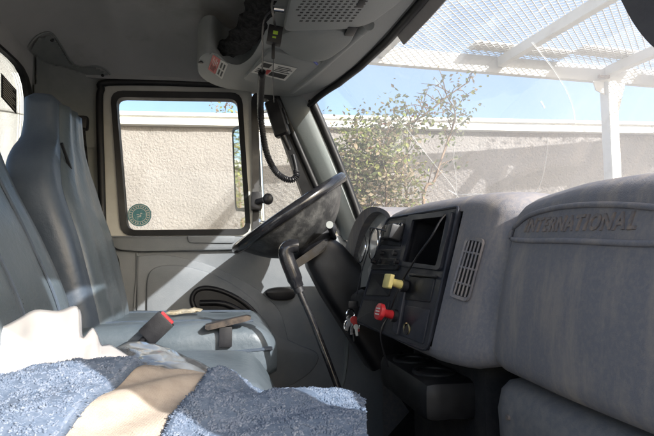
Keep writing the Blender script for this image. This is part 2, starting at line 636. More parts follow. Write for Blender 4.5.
# ---- shrubs
def shrub(name, label, stems, leaves, seed, extra=None, tipspan=0.5):
    """stems: lists of points with a base radius; leaves: (centre, radii, count, material)"""
    rnd = random.Random(seed)
    t = thing(name, stems[0][0][0], label, 'shrub')
    tips = []
    for pts, r in stems:
        p = spline(pts, 6)
        p = [q + Vector((nz(q, 3, seed), nz(q, 3, seed + 1), 0)) * 0.04 for q in p]
        tube('stem', p, [lerp(r, r * 0.3, i / (len(p) - 1)) for i in range(len(p))], 'twig', t, 6)
        for i in range(int(len(p) * 0.3), len(p)):
            if rnd.random() < 0.75:
                d = Vector((rnd.uniform(-1, 1), rnd.uniform(-1, 1), rnd.uniform(-0.1, 0.9))).normalized()
                L = rnd.uniform(0.12, 0.34)
                e = [p[i], p[i] + d * L * 0.5 + Vector((0, 0, 0.02)), p[i] + d * L + Vector((0, 0, -0.02))]
                tips.append(e)
    vs, fs = [], []
    for e in tips:
        v, f = tube_data(e, [0.005, 0.004, 0.002], 4)
        fs += [tuple(i + len(vs) for i in q) for q in f]
        vs += v
    tw = mesh('twigs', vs, fs, 'twig', t, True)
    tw['kind'] = 'stuff'
    names = ['leaf', 'leafbright', 'leafdry', 'leafred']
    lv, lf, li = [], [], []

    def leaf(c, size, mi):
        d = Vector((rnd.gauss(0, 1), rnd.gauss(0, 1), rnd.gauss(-0.2, 0.6))).normalized()
        s = d.cross(Vector((rnd.gauss(0, 1), rnd.gauss(0, 1), rnd.gauss(0, 1)))).normalized()
        nn = d.cross(s)
        b = len(lv)
        lv.extend([c, c + d * size * 0.5 + s * size * 0.27 + nn * size * 0.06, c + d * size, c + d * size * 0.5 - s * size * 0.27 + nn * size * 0.06])
        lf.append((b, b + 1, b + 2))
        lf.append((b, b + 2, b + 3))
        li.extend([mi, mi])
    for e in tips:
        for i in range(rnd.randint(2, 5)):
            leaf(e[1].lerp(e[2], rnd.random()), rnd.uniform(0.03, 0.06), rnd.choices([0, 1, 2, 3], [5, 2, 3, 0.06])[0])
    for c, rad, cnt, w in leaves:
        # leaves in clumps, so that light and dark patches and gaps form
        for i in range(max(1, cnt // 14)):
            u = Vector((rnd.gauss(0, 0.5), rnd.gauss(0, 0.5), rnd.gauss(0, 0.5)))
            cc = Vector(c) + Vector((u.x * rad[0], u.y * rad[1], u.z * rad[2]))
            mi0 = rnd.choices([0, 1, 2, 3], w)[0]
            for j in range(14):
                leaf(cc + Vector((rnd.gauss(0, 1), rnd.gauss(0, 1), rnd.gauss(0, 1))) * 0.06, rnd.uniform(0.028, 0.062), mi0 if rnd.random() < 0.7 else rnd.choices([0, 1, 2, 3], w)[0])
    me = bpy.data.meshes.new('foliage')
    c0 = Vector(stems[0][0][0])
    me.from_pydata([tuple(v - c0) for v in lv], [], lf)
    for n in names:
        me.materials.append(M[n])
    me.polygons.foreach_set('material_index', li)
    o = bpy.data.objects.new('foliage', me)
    o.location = c0
    o['kind'] = 'stuff'
    link(o, t)
    return t


YB = 4.25


def B(x, y, dy=0.0):
    return aty(x, y, YB + dy)


def base(x, dy=0.0):
    p = aty(x, 205, YB + dy)
    return Vector((p.x, p.y, GZ))


shrub('shrub', 'straggly shrub with a long arching shoot before the wall, seen through the windshield',
      [([base(436), B(425, 215), B(434, 180), B(446, 140), B(455, 112), B(448, 95, .1)], 0.018),
       ([base(400, .1), B(392, 210, .1), B(385, 170, .1), B(392, 135, .1), B(420, 118), B(445, 100), B(468, 82)], 0.016),
       ([base(380), B(372, 205), B(358, 170), B(350, 150)], 0.014),
       ([base(390, -.1), B(385, 205, -.1), B(378, 160, -.1), B(388, 128, -.1)], 0.014),
       ([base(415, .2), B(408, 210, .2), B(404, 170, .2), B(412, 130, .2), B(424, 112, .2)], 0.013),
       ([base(365, .2), B(352, 215, .2), B(342, 185, .2), B(338, 165, .2)], 0.012)],
      [(B(358, 165), (.26, .24, .36), 1900, [4, 2.6, 3.5, .03]),
       (B(385, 165), (.32, .28, .52), 1200, [4, 2, 4.5, .03]),
       (B(372, 195), (.45, .28, .27), 1700, [3, 1.2, 6, .03]),
       (B(398, 128), (.32, .20, .19), 520, [4, 2.5, 2, .2]),
       (B(412, 185), (.24, .28, .30), 220, [4, 2, 3, .05]),
       (B(445, 130), (.10, .14, .24), 90, [5, 2, 2, .1]),
       (B(455, 108), (.16, .10, .10), 60, [5, 2, 2, .2]),
       (B(447, 99), (.14, .05, .06), 50, [5, 2, 2, .5]),
       (B(462, 88), (.07, .05, .07), 40, [5, 2, 1, .5]),
       (B(425, 112), (.10, .08, .08), 50, [5, 2, 2, .5])], 3)
# a leafy shrub further back along the wall: the door mirror looks at it
shrub('shrub', 'yellow green shrub against the wall, showing only in the door mirror',
      [([(-3.6 + dx, 4.6 + dy, GZ), (-3.6 + dx * 1.2, 4.6 + dy, -0.6), (-3.6 + dx * 2, 4.6 + dy, 0.7 + dx)], 0.03) for dx, dy in ((0, 0), (.3, .1), (-.35, .1), (.15, -.2), (-.15, -.15))],
      [((-3.6 + dx, 4.6, z), (.6, .5, .6), 900, [3, 5, 1, .02]) for dx, z in ((0, 0.6), (.5, 0.1), (-.5, 0.2), (0, -.5), (.3, 1.0), (-.7, .9), (-1.0, 0), (.9, .5), (0, 1.6), (.5, 1.5), (-.5, 1.7), (.1, 2.2), (-.8, 1.5))], 11)
# a sprig of some plant just over the coping
shrub('shrub', 'yellowing shrub tip poking above the white coping', [([Vector((-0.28, 6.2, GZ)), Vector((-0.25, 6.2, 0.5)), aty(224, 118, 6.2), aty(226, 103, 6.2)], 0.01)],
      [(aty(225, 109, 6.2), (.14, .06, .05), 60, [1, 4, 4, .1])], 21, 0.2)

# a tree added out of view to the right, its crown dappling the wall
shrub('shade_tree', 'unseen leafy tree added off to the right to dapple the wall with shade',
      [([(7.6 + dx, 2.9 + dy, GZ), (7.6 + dx * 1.5, 2.9 + dy, 1.0), (7.6 + dx * 6, 2.9 + dy * 5, 3.4 + dx)], 0.08) for dx, dy in ((0, 0), (.2, .1), (-.2, .12), (.1, -.2))],
      [((7.4 + dx, 2.8 + dy, z), (.75, .6, .55), 1100, [5, 2, 1, .02]) for dx, dy, z in ((0, 0, 3.0), (.9, -.3, 2.7), (-1.0, .2, 2.6), (-.3, .5, 3.8), (.7, .3, 3.7), (-1.3, .5, 3.6), (1.6, -.4, 3.4), (-.2, .1, 2.1), (1.0, -.2, 1.8), (-2.0, .7, 3.1))], 31)['category'] = 'tree'

# ---- white steel canopy with expanded-metal roof, in front of the truck
CZ = 1.85
post = atz(606, 83, CZ)                      # corner above the post
far_l = atz(300, 58, CZ)
bd = (far_l - post)
bd.z = 0
bd.normalize()                               # along the far beam, towards the left
rd = Vector((-bd.y, bd.x, 0))
if rd.y > 0:
    rd = -rd                                  # along the ribs, towards the truck
rd = (rd + bd * -0.10).normalized()
can = thing('canopy', Vector((post.x, post.y, GZ)), 'white steel canopy with expanded mesh roof standing before the windshield', 'canopy')


def beam(name, a, b, w, h, m='canopy', parent=can, lip=False):
    a, b = Vector(a), Vector(b)
    t = (b - a).normalized()
    s = t.cross(Vector((0, 0, 1))).normalized()
    u = s.cross(t)
    if lip:   # channel section
        pr = [(-w / 2, 0), (w / 2, 0), (w / 2, h * .14), (-w / 2 + w * .2, h * .14), (-w / 2 + w * .2, h * .86), (w / 2, h * .86), (w / 2, h), (-w / 2, h)]
    else:
        c = min(w, h) * .08
        pr = [(-w / 2 + c, 0), (w / 2 - c, 0), (w / 2, c), (w / 2, h - c), (w / 2 - c, h), (-w / 2 + c, h), (-w / 2, h - c), (-w / 2, c)]
    return loft(name, [[p + s * x + u * y for x, y in pr] for p in (a, b)], m, parent, smooth=False)


beam('far_beam', post + bd * 2.75, post - bd * 2.6, 0.06, 0.17)
for kx, wdt in ((0.0, 0.08), (1.22, 0.07), (2.45, 0.07), (-1.25, 0.07), (-2.5, 0.07)):
    p = post + bd * kx + Vector((0, 0, 0.06))
    beam('rib', p + rd * 0.035, p + rd * 1.42, wdt, 0.10)
pz0 = Vector((post.x, post.y, GZ))
loft('post', [[Vector((post.x, post.y, z)) + bd * a + rd * b for a, b in ((-.055, -.02), (-.05, -.03), (.05, -.03), (.055, -.02), (.055, .07), (.05, .08), (-.05, .08), (-.055, .07))] for z in (GZ, CZ - .004)], 'canopy', can, smooth=False)
# gusset plates on the post and a bracket over it
for sgn in (1, -1):
    a = post + bd * 0.06 * sgn
    gp = [a + Vector((0, 0, -0.006)), a + bd * 0.13 * sgn + Vector((0, 0, -0.006)), a + bd * 0.10 * sgn + Vector((0, 0, -0.10)), a + Vector((0, 0, -0.42 if sgn < 0 else -0.14))]
    slab('gusset', [p + rd * 0.03 for p in gp], rd * 0.012, 'canopy', can)
beam('bracket', post + bd * 0.03 + rd * 0.07 + Vector((0, 0, 0.02)), post + bd * 0.15 + rd * 0.07 + Vector((0, 0, 0.02)), 0.03, 0.03, 'twig')
# expanded mesh: crossing zigzag strands
MZ = CZ + 0.175
dw, dh = 0.078, 0.032
vs, fs = [], []


def strand(a, b, w=0.0036, t=0.005):
    d = (b - a)
    s = d.cross(Vector((0, 0, 1))).normalized() * w
    u = Vector((0, 0, t))
    k0 = len(vs)
    vs.extend([a - s, a + s, b + s, b - s, a - s + u, a + s + u, b + s + u, b - s + u])
    fs.extend([tuple(k0 + i for i in f) for f in ((0, 1, 2, 3), (4, 5, 6, 7), (0, 1, 5, 4), (1, 2, 6, 5), (2, 3, 7, 6), (3, 0, 4, 7))])


o0 = Vector((post.x, post.y, MZ)) - bd * 2.6
nu, nv = int(5.3 / dw), int(1.42 / dh)
for j in range(nv):
    for i in range(nu):
        c = o0 + bd * (dw * (i + (0.5 if j % 2 else 0))) + rd * (dh * j)
        strand(c, c + bd * dw * 0.5 + rd * dh)
        strand(c + bd * dw * 0.0, c - bd * dw * 0.5 + rd * dh)
me_ = mesh('expanded_mesh', vs, fs, 'canopy', can)
me_['kind'] = 'stuff'
# boards left lying on the mesh
BOARDS = [(0.55, 1.6, 0.04, 0.24, 'long tan board lying on the canopy mesh left of the post'),
          (-0.30, 0.55, 0.14, 0.36, 'short tan board on the canopy mesh just above the post'),
          (-2.1, -0.45, 0.15, 0.80, 'wide tan board on the canopy mesh next right of the post')]
for u0, u1, v0, v1, lb_ in BOARDS:
    b0 = Vector((post.x, post.y, MZ + .02 + .002 * len(lb_) / 60))
    pts = [b0 + bd * u0 + rd * v0, b0 + bd * u1 + rd * (v0 + .03), b0 + bd * u1 + rd * v1, b0 + bd * u0 + rd * (v1 - .02)]
    tag(slab('board', pts, (0, 0, 0.015), 'board'), lb_, 'board', 'boards on the canopy')

# =================================================================== CAB SHELL
YD = 2.15          # inner face of the driver's door
YC = 1.13          # middle of the cab
HX = [(0.0, 0.472), (0.1, 0.468), (0.35, 0.447), (0.58, 0.411), (0.75, 0.370), (0.88, 0.310), (0.95, 0.284), (1.02, 0.255)]


def hx(Y):
    d = abs(Y - YC)
    for a, b in zip(HX, HX[1:]):
        if d <= b[0]:
            return lerp(a[1], b[1], (d - a[0]) / (b[0] - a[0]))
    return HX[-1][1]


def hz(Y):
    return 0.695 - 0.045 * max(0, (abs(Y - YC) - 0.7) / 0.3) ** 2


# ---- headliner
XR = -0.74
grid = []
for i in range(61):
    Y = lerp(2.14, 0.06, i / 60)
    row = []
    for j in range(49):
        X = lerp(XR, hx(Y) + 0.01, j / 48)
        ad = min(1, max(0, (2.14 - Y) / 0.42))
        ap = min(1, max(0, (Y - 0.06) / 0.42))
        ar = min(1, max(0, (X - XR) / 0.30))
        af = min(1, max(0, (hx(Y) + .01 - X) / 0.40))
        gq = 1
        for a in (ad, ap, ar, af):
            gq *= 1 - (1 - a) ** 2.4
        e0 = lerp(0.752, hz(Y), min(1, max(0, (X - 0.08) / (hx(Y) + .01 - .08))) ** 1.5)
        z = e0 + 0.13 * gq + 0.006 * nz((X, Y, 0), 3.0)
        # pressed ribs of the headliner board
        z -= 0.014 * math.exp(-((X + 0.42 + 0.1 * (Y - 1.6)) / 0.035) ** 2) * gq
        row.append(Vector((X, Y, z)))
    grid.append(row)
hl = sheet('headliner', grid, 'headliner')
tag(hl, kind='structure')
hv = [p for r in grid for p in r]
hn = len(grid[0])
hbvh = BVHTree.FromPolygons(hv, [(i * hn + j, i * hn + j + 1, (i + 1) * hn + j + 1, (i + 1) * hn + j) for i in range(len(grid) - 1) for j in range(hn - 1)])
ro = sheet('cab_roof', [[p + Vector((0, 0, 0.035)) for p in r[::4]] for r in grid[::4]], 'signgreen', None)
tag(ro, kind='structure')

# ---- rear wall with the corner running round into the door pillar
cor = []
rear_path = [(XR, 0.06), (XR, 0.6), (XR, 1.0)]
prof_r = [Vector((-0.74, 1.945, 0)), Vector((-0.737, 1.99, 0)), Vector((-0.72, 2.045, 0)), Vector((-0.68, 2.09, 0)), Vector((-0.62, 2.13, 0)), Vector((-0.555, 2.165, 0))]
grid = []
pts = spline(prof_r, 4)
for i in range(17):
    z = lerp(-0.78, 0.78, i / 16)
    grid.append([Vector((p.x + (0.035 * (z + .2) if False else 0), p.y, z)) for p in pts])
bp_ = sheet('rear_corner_pillar', grid, 'trim')
tag(bp_, kind='structure')
pbv = [p for r in grid for p in r]
pn_ = len(grid[0])
pbvh = BVHTree.FromPolygons(pbv, [(i * pn_ + j, i * pn_ + j + 1, (i + 1) * pn_ + j + 1, (i + 1) * pn_ + j) for i in range(16) for j in range(pn_ - 1)])

# rear wall panel with the window opening
RW = [(-0.74, 1.915, 0.665), (-0.74, 1.925, 0.26), (-0.74, 0.38, 0.26), (-0.74, 0.38, 0.665)]
ri = rpoly(RW, 0.14, 5)
ro_ = rpoly([(-0.74, 1.95, 0.80), (-0.74, 1.95, -0.78), (-0.74, 0.06, -0.78), (-0.74, 0.06, 0.80)], 0.01, 5)
rw = ring('rear_wall', ro_, ri, (-0.008, 0, 0), 'headliner')
tag(rw, kind='structure')
win = thing('rear_window', (-0.74, 1.13, 0.26), 'rear cab window with rounded black gasket behind the seats', 'window')
gi = [p + (Vector((-0.74, 1.13, 0.46)) - p).normalized() * 0.022 for p in ri]
go = [p - (Vector((-0.74, 1.13, 0.46)) - p).normalized() * 0.012 for p in ri]
ring('gasket', [p + Vector((0.014, 0, 0)) for p in go], [p + Vector((0.014, 0, 0)) for p in gi], (-0.018, 0, 0), 'rubber', win)
slab('pane', [p + Vector((-0.0105, 0, 0)) for p in ri], (-0.004, 0, 0), 'glass', win)
# printed label on the pane
lb = [atx(1, 73, -0.7475), atx(16, 90, -0.7475), atx(16, 114, -0.7475), atx(1, 97, -0.7475)]
st = thing('warning_sticker', lb[3], '', '')
slab('sticker_film', lb, (0.0015, 0, 0), 'ink', st)
for i in range(9):
    v0 = .08 + i * .10
    q_ = [lerp(lerp(lb[0], lb[3], v), lerp(lb[1], lb[2], v), u) + Vector((.002, 0, 0)) for u, v in ((.1, v0), (.9 - .2 * (i % 3 == 1), v0), (.9 - .2 * (i % 3 == 1), v0 + .035), (.1, v0 + .035))]
    slab('printed_line', q_, (.0006, 0, 0), 'label', st)
tag(st, 'dark printed warning sticker on the rear window pane', 'sticker')
# a white upright tank added by the wall to make the rear window bright
tk = thing('added_tank', (-2.05, 4.75, GZ), 'tall white upright tank added as a bright sliver in the rear cab window', 'tank')
def tring(r, z):
    return [Vector((-2.05 + math.cos(a) * r, 4.75 + math.sin(a) * r, z)) for a in [2 * math.pi * i / 40 for i in range(40)]]
loft('tank_body', [tring(r, z) for r, z in ((.50, GZ), (.50, 2.1), (.47, 2.2), (.30, 2.34), (.08, 2.40))], 'coping', tk, True, True, True, 30)
for z in (-1.0, 0.1, 1.2, 2.0):
    tube('tank_band', tring(.504, z), .014, 'coping', tk, 6, True)
loft('tank_cap', [tring(.10, 2.39), tring(.10, 2.46), tring(.03, 2.48)], 'black', tk)

# ---- floor, front bulkhead
fl = bmobj('cab_floor', bbox((-0.80, 0.06, -0.84), (1.0, 2.20, -0.78), 0.0), 'carpet', None)
tag(fl, kind='structure')
fw_ = bmobj('firewall', bbox((0.98, 0.06, -0.80), (1.04, 2.16, 0.06), 0.0), 'carpet', None)
tag(fw_, kind='structure')
tb = mesh('toe_board', [(0.60, 0.04, -0.785), (0.60, 2.19, -0.785), (0.99, 2.19, -0.40), (0.99, 0.04, -0.40)], [(0, 1, 2, 3)], 'carpet')
tag(tb, kind='structure')
for yy, nm in ((2.165, 'cowl_side'), (.03, 'cowl_side')):
    tag(bmobj(nm, bbox((0.56, yy, -0.84), (1.05, yy + .03, 0.10)), 'dashlow', None), kind='structure')
tn = loft('engine_cover', [[(x, YC - w, -0.78), (x, YC - w * 0.75, -0.78 + h), (x, YC + w * 0.75, -0.78 + h), (x, YC + w, -0.78)] for x, w, h in ((0.30, 0.25, 0.06), (0.5, 0.28, 0.2), (0.98, 0.36, 0.38))], 'carpet')
tag(tn, kind='structure')

rr_ = bmobj('roof_rail', bbox((-0.66, 2.125, 0.742), (0.30, 2.22, 0.83), .012), 'headliner', None)
tag(rr_, kind='structure')
# ---- corner trim cover, moulded on the headliner's rear corner
poly = [(8, 118), (16, 92), (20, 70), (26, 50), (36, 36), (50, 32), (60, 44), (70, 60), (80, 66), (98, 66), (108, 71), (112, 79), (100, 83), (97, 100), (96, 150), (60, 150), (20, 130)]


def inside(x, y, pg):
    r = False
    for (x1, y1), (x2, y2) in zip(pg, pg[1:] + pg[:1]):
        if (y1 > y) != (y2 > y) and x < (x2 - x1) * (y - y1) / (y2 - y1) + x1:
            r = not r
    return r


def hitcab(x, y):
    d = ray(x, y).normalized()
    best = None
    for bv in (hbvh, pbvh):
        h = bv.ray_cast(Vector((0, 0, 0)), d)
        if h[0] is not None and (best is None or h[3] < best[3]):
            best = h
    if best is None:
        return None
    n = best[1]
    if n.dot(d) > 0:
        n = -n
    return best[0] + n * 0.008, n


idx, vs, fs = {}, [], []
for yy in range(30, 152, 2):
    for xx in range(6, 116, 2):
        if inside(xx, yy, poly):
            h = hitcab(xx, yy)
            if h:
                idx[(xx, yy)] = len(vs)
                vs.append(h[0])
for (xx, yy) in idx:
    qd = [(xx, yy), (xx + 2, yy), (xx + 2, yy + 2), (xx, yy + 2)]
    if all(q in idx for q in qd):
        fs.append(tuple(idx[q] for q in qd))
tr_ = thing('corner_trim', (-0.72, 2.05, 0.4), 'grey plastic trim cover in the rear corner above the driver seat', 'trim')
tc_ = mesh('cover', vs, fs, 'trim', tr_, True)
bpth = [hitcab(x, y) for x, y in [(v.x, v.y) for v in spline([(x, y, 0) for x, y in poly[:12]], 5)]]
tube('edge_bead', [h[0] - h[1] * 0.005 for h in bpth if h], 0.0042, 'trim', tr_, 6)
for x, y in ((51, 38), (103, 74)):
    h = hitcab(x, y)
    bm = bmesh.new()
    bmesh.ops.create_uvsphere(bm, u_segments=10, v_segments=6, radius=0.007)
    bmesh.ops.translate(bm, verts=bm.verts, vec=h[0])
    bmobj('clip', bm, 'rubber', tr_)

# ---- driver's A-pillar
pf = [(312, 100), (321, 120), (335, 153), (350, 190), (360, 218), (369, 240)]      # edge against the windshield
pb = [(276, 96), (286, 120), (303, 155), (321, 192), (334, 218), (344, 240)]       # edge against the door
rings = []
for (a, b), (c, d) in zip(pf, pb):
    f_, b_ = aty(a, b, 2.085), aty(c, d, 2.14)
    mid = (f_ + b_) / 2
    rings.append([f_, lerp(f_, mid, .5) + Vector((-.006, -.030, 0)), mid + Vector((0, -.026, 0)), lerp(mid, b_, .6) + Vector((0, -.018, 0)), b_, b_ + Vector((0, .07, 0)), f_ + Vector((-.012, .09, 0))])
ap_ = loft('front_pillar', rings, 'pillar', None, True, True, True, 60)
tube('glass_seal', spline([Vector((r[0].x - .006, r[0].y - .016, r[0].z)) for r in rings], 4), .017, 'rubber', ap_, 8)
tag(ap_, 'grey plastic front pillar between driver door and windshield', 'pillar')
rings2 = [[Vector((p.x, 2 * YC - p.y, p.z)) for p in r] for r in rings]
ap2 = loft('front_pillar', rings2, 'pillar', None, True, True, True, 60)
tag(ap2, 'grey plastic front pillar on the passenger side of the windshield', 'pillar')

# ---- windshield
ws = thing('windshield', (0.9, YC, 0.05), 'cracked dusty windshield with black rubber gasket', 'windshield')


def wbase(Y):
    d = abs(Y - YC)
    return Vector((0.93 - 0.36 * (d / 0.98) ** 2.6, Y, 0.06))


def wtop(Y):
    return Vector((hx(Y) + 0.012, Y, hz(Y)))


grid = []
for i in range(25):
    t = i / 24
    row = []
    for j in range(57):
        Y = lerp(YC + 0.955, YC - 0.955, j / 56)
        a, b = wtop(Y), wbase(Y)
        p = a.lerp(b, t)
        p += Vector((0.035, 0, 0.02)) * (4 * t * (1 - t)) * (1 - (abs(Y - YC) / 0.97) ** 2)
        row.append(p)
    grid.append(row)
pane = sheet('pane', grid, 'windshield', ws)
wv = [p for r in grid for p in r]
wk = len(grid[0])
wbvh = BVHTree.FromPolygons(wv, [(i * wk + j, i * wk + j + 1, (i + 1) * wk + j + 1, (i + 1) * wk + j) for i in range(24) for j in range(wk - 1)])
edge = [r[0] for r in grid[::-2]] + grid[0][1:-1] + [r[-1] for r in grid[::2]]
tube('gasket', [p + Vector((-0.006, 0, -0.004)) for p in edge], 0.0135, 'rubber', ws, 8)


def onglass(x, y, off=0.0015):
    d = ray(x, y).normalized()
    h = wbvh.ray_cast(Vector((0, 0, 0)), d)
    if h[0] is None:
        return None
    n = h[1]
    if n.dot(d) > 0:
        n = -n
    return h[0] + n * off


cr = [([(457, 195), (452, 185), (438, 168), (425, 152), (412, 135), (398, 118)], .00036), ([(457, 195), (456, 175), (454, 160), (455, 140)], .00036), ([(457, 195), (455, 206), (450, 216)], .00036),
      ([(457, 195), (463, 203)], .00036), ([(457, 195), (480, 194), (505, 197), (525, 198), (533, 197)], .0006), ([(533, 197), (541, 182), (545, 165), (547, 152), (548, 138)], .00042),
      ([(553, 68), (562, 82), (570, 98), (574, 112), (576, 128)], .00036), ([(532, 42), (545, 58), (553, 68)], .0006), ([(541, 101), (545, 108)], .0008), ([(457, 195), (449, 190)], .0007)]
for c_, r_ in cr:
    pts = [onglass(p.x, p.y) for p in spline([(x, y, 0) for x, y in c_], 4)]
    pts = [p for p in pts if p is not None]
    if len(pts) > 1:
        tube('crack', pts, r_, 'crack', ws, 5)

# worn trim strip along the header, sticking out below the gasket
hs = []
for t in range(13):
    Y = lerp(1.42, 0.75, t / 12)
    p = wtop(Y) + Vector((-0.004, 0, -0.006))
    q_ = p.lerp(wbase(Y), 0.055)
    hs.append([p, q_, q_ + Vector((0.006, 0, 0.004)), p + Vector((0.006, 0, 0.004))])
hst = loft('header_strip', hs, mat('strip_grey', (0.22, 0.205, 0.20), 0.6, (0.27, 0.25, 0.24), 15), None, True, True, False)
tag(hst, 'grey strip hanging below the windshield header with a square cut end', 'trim strip')

# =================================================================== DRIVER'S DOOR
door = thing('truck_door', (0.0, YD, -0.7), 'grey driver door with cream window frame and black seals', 'door')


def D(x, y, off=0.0):
    return aty(x, y, YD - off)


GL = [(116, 97), (237, 99), (246, 229), (127, 230)]
GO = [(110.5, 91), (242, 93), (251, 235), (121, 236)]
CO = [(98, 80), (252, 85), (258, 240), (101, 241)]
gl_ = rpoly([D(*p) for p in GL], .035)
go_ = rpoly([D(*p) for p in GO], .05)
co_ = rpoly([D(*p) for p in CO], .06)
ring('window_frame', co_, [D(0, 0) * 0 + lerp(a, b, .35) for a, b in zip(go_, gl_)], (0, .06, 0), 'cream', door)
ring('window_seal', [p + Vector((0, -.008, 0)) for p in go_], [p + Vector((0, -.002, 0)) for p in gl_], (0, .045, 0), 'rubber', door)
slab('window_pane', [lerp(a, b, .6) + Vector((0, .025, 0)) for a, b in zip(go_, gl_)], (0, .004, 0), 'glass', door)
# quarter window between window frame and front pillar
VI = [(259, 99), (268, 98), (316, 232), (259, 232)]
VO = [(251, 93), (276, 91), (336, 238), (253, 238)]
vi_ = rpoly([D(*p) for p in VI], [.02, .015, .02, .01])
vo_ = rpoly([D(*p) for p in VO], [.04, .04, .02, .01])
ring('quarter_window_seal', [p + Vector((0, -.012, 0)) for p in vo_], vi_, (0, .05, 0), 'rubber', door)
slab('quarter_window_pane', [lerp(a, b, .5) + Vector((0, .025, 0)) for a, b in zip(vo_, vi_)], (0, .004, 0), 'glass', door)
# weather seal round the door opening
wsl = tube('door_seal', spline([D(x, y, .012) for x, y in [(103, 420), (104, 300), (102, 200), (99.5, 110), (101, 90), (108, 82.5), (180, 83), (250, 86.5), (268, 90), (279, 99), (296, 140), (320, 195), (335, 230)]], 6), 0.0145, 'rubber', None, 8)
tag(wsl, 'black rubber weather seal round the driver door opening', 'seal')

# inner panel, with the recessed and raised fields of the moulding
pnl = [D(105, 236), D(340, 236), Vector((0.62, YD, -.02)), Vector((0.62, YD, -.80)), Vector((-.53, YD, -.80)), D(104, 330)]
slab('inner_panel', pnl, (0, .07, 0), 'door', door)
rail = rpoly([D(106, 236), D(338, 237), D(338, 252), D(240, 250), D(140, 252), D(118, 250), D(109, 243)], .02)
slab('top_rail', rail, (0, -.028, 0), 'door', door, .010)
ins = rpoly([D(187, 235.5, .028), D(236, 236, .028), D(234, 243.5, .028), D(189, 243, .028)], .012)
slab('rail_insert', ins, (0, -.008, 0), 'door', door, .004)
vsm = spline([D(137, 253), D(137, 275), D(135, 300), D(134, 340), D(134, 380)], 4)
tube('seam', vsm, .006, 'door', door, 6)
f1 = [D(137, 256), D(160, 254.5), D(185, 258), D(212, 266), D(240, 279), D(262, 293), D(280, 312), D(288, 340), D(288, 400), D(137, 400)]
slab('raised_field', spline(f1[:8], 5) + f1[8:], (0, -.012, 0), 'door', door, .006)
f2 = [D(147, 395, .012), D(147, 300, .012), D(147.5, 280, .012), D(153, 269, .012), D(168, 265, .012), D(190, 267, .012), D(215, 275, .012), D(240, 289, .012), D(258, 306, .012), D(265, 330, .012), D(265, 395, .012)]
slab('inner_field', [f2[0]] + spline(f2[1:10], 5) + [f2[10]], (0, -.016, 0), 'door', door, .008)
# pull pocket: dark bowl with a thick rim
pk = [(192, 300), (196, 291), (206, 288), (222, 291), (240, 300), (254, 312), (259, 322), (254, 327), (235, 322), (212, 316), (197, 310)]
pk3 = spline([D(x, y, .030) for x, y in pk], 4, True)
cpk = sum(pk3, Vector()) / len(pk3)
slab('pull_pocket', pk3, (0, -.004, 0), 'black', door)
tube('pocket_rim', [p + Vector((0, -.004, 0)) for p in pk3], .010, 'black', door, 8, True)
pk4 = [lerp(p, cpk + Vector((0, 0, .004)), .45) + Vector((0, -.004, 0)) for p in pk3]
tube('pull_bar', spline([D(200, 303, .036), D(225, 304, .042), D(248, 316, .036)], 5), .012, 'black', door, 8)
# latch lever
hd = spline([D(x, y, .0) for x, y in [(265, 292), (271, 288), (285, 287), (294, 290), (294, 297), (286, 300), (271, 299)]], 4, True)
slab('latch_lever', hd, (0, -.028, 0), 'black', door, .009)
# kick-panel relief low on the door
lf_ = [D(250, 330), D(300, 345), D(318, 355), D(310, 372), D(285, 388), D(255, 400)]
slab('lower_relief', spline(lf_, 4, True), (0, -.014, 0), 'door', door, .008)
tube('kick_seam', spline([D(344, 300, .004), D(347, 340, .004), D(343, 380, .004), D(335, 400, .004)], 5), .010, 'pillar', door, 6)

# round decal on the glass
cen = D(139.5, 215, -.020)
rad = .0465
dc = thing('decal', cen, 'round teal decal in the lower corner of the door window', 'sticker')
slab('disc', [cen + Vector((math.cos(a) * rad, 0, math.sin(a) * rad)) for a in [2 * math.pi * i / 40 for i in range(40)]], (0, -.001, 0), 'teal', dc)
for rr in (.88, .60):
    tube('printed_ring', [cen + Vector((math.cos(a) * rad * rr, -.0015, math.sin(a) * rad * rr)) for a in [2 * math.pi * i / 32 for i in range(32)]], .0012, 'label', dc, 5, True)
for i in range(22):
    a = 2 * math.pi * i / 22
    c0 = cen + Vector((math.cos(a), 0, math.sin(a))) * rad * .74 + Vector((0, -.0015, 0))
    bm = bbox((-.0016, -.0004, -.0034), (.0016, .0004, .0034), 0, 1, Matrix.Translation(c0) @ Matrix.Rotation(math.pi / 2 - a, 4, 'Y'))
    bmobj('printed_mark', bm, 'label', dc)
for dx, dz, w, h in ((-.006, .002, .010, .003), (.007, .006, .008, .003), (.0, -.007, .014, .003), (.004, -.001, .006, .004)):
    bmobj('printed_mark', bbox(cen + Vector((dx - w / 2, -.0022, dz - h / 2)), cen + Vector((dx + w / 2, -.0014, dz + h / 2))), 'label', dc)

# ---- outside mirrors on the driver's side
mr = thing('door_mirror', aty(244, 240, 2.42), 'tall black framed mirror outside the driver door window', 'mirror')
m_in_t, m_in_b = aty(251, 121, 2.34), aty(255, 209, 2.34)
wv_ = Vector((-0.085, 0.15, 0))
mo = rpoly([m_in_t, m_in_t + wv_, m_in_b + wv_, m_in_b], .03)
mcn = sum(mo, Vector()) / len(mo)
mnorm = wv_.cross(Vector((0, 0, 1))).normalized()
if mnorm.y > 0:
    mnorm = -mnorm
slab('housing', mo, -mnorm * .05, 'rubber', mr, .012)
mi_ = [lerp(p, mcn, .07) for p in mo]
ring('frame', [p + mnorm * .006 for p in mo], [p + mnorm * .006 for p in mi_], -mnorm * .012, 'rubber', mr)
slab('mirror_glass', [p + mnorm * .0035 for p in mi_], -mnorm * .003, 'mirror', mr)
sp0, sp1 = aty(255, 216, 2.34), aty(257, 233, 2.34)
so_ = rpoly([sp0, sp0 + wv_ * .8, sp1 + wv_ * .8 + Vector((0, 0, -.03)), sp1 + Vector((0, 0, -.03))], .03)
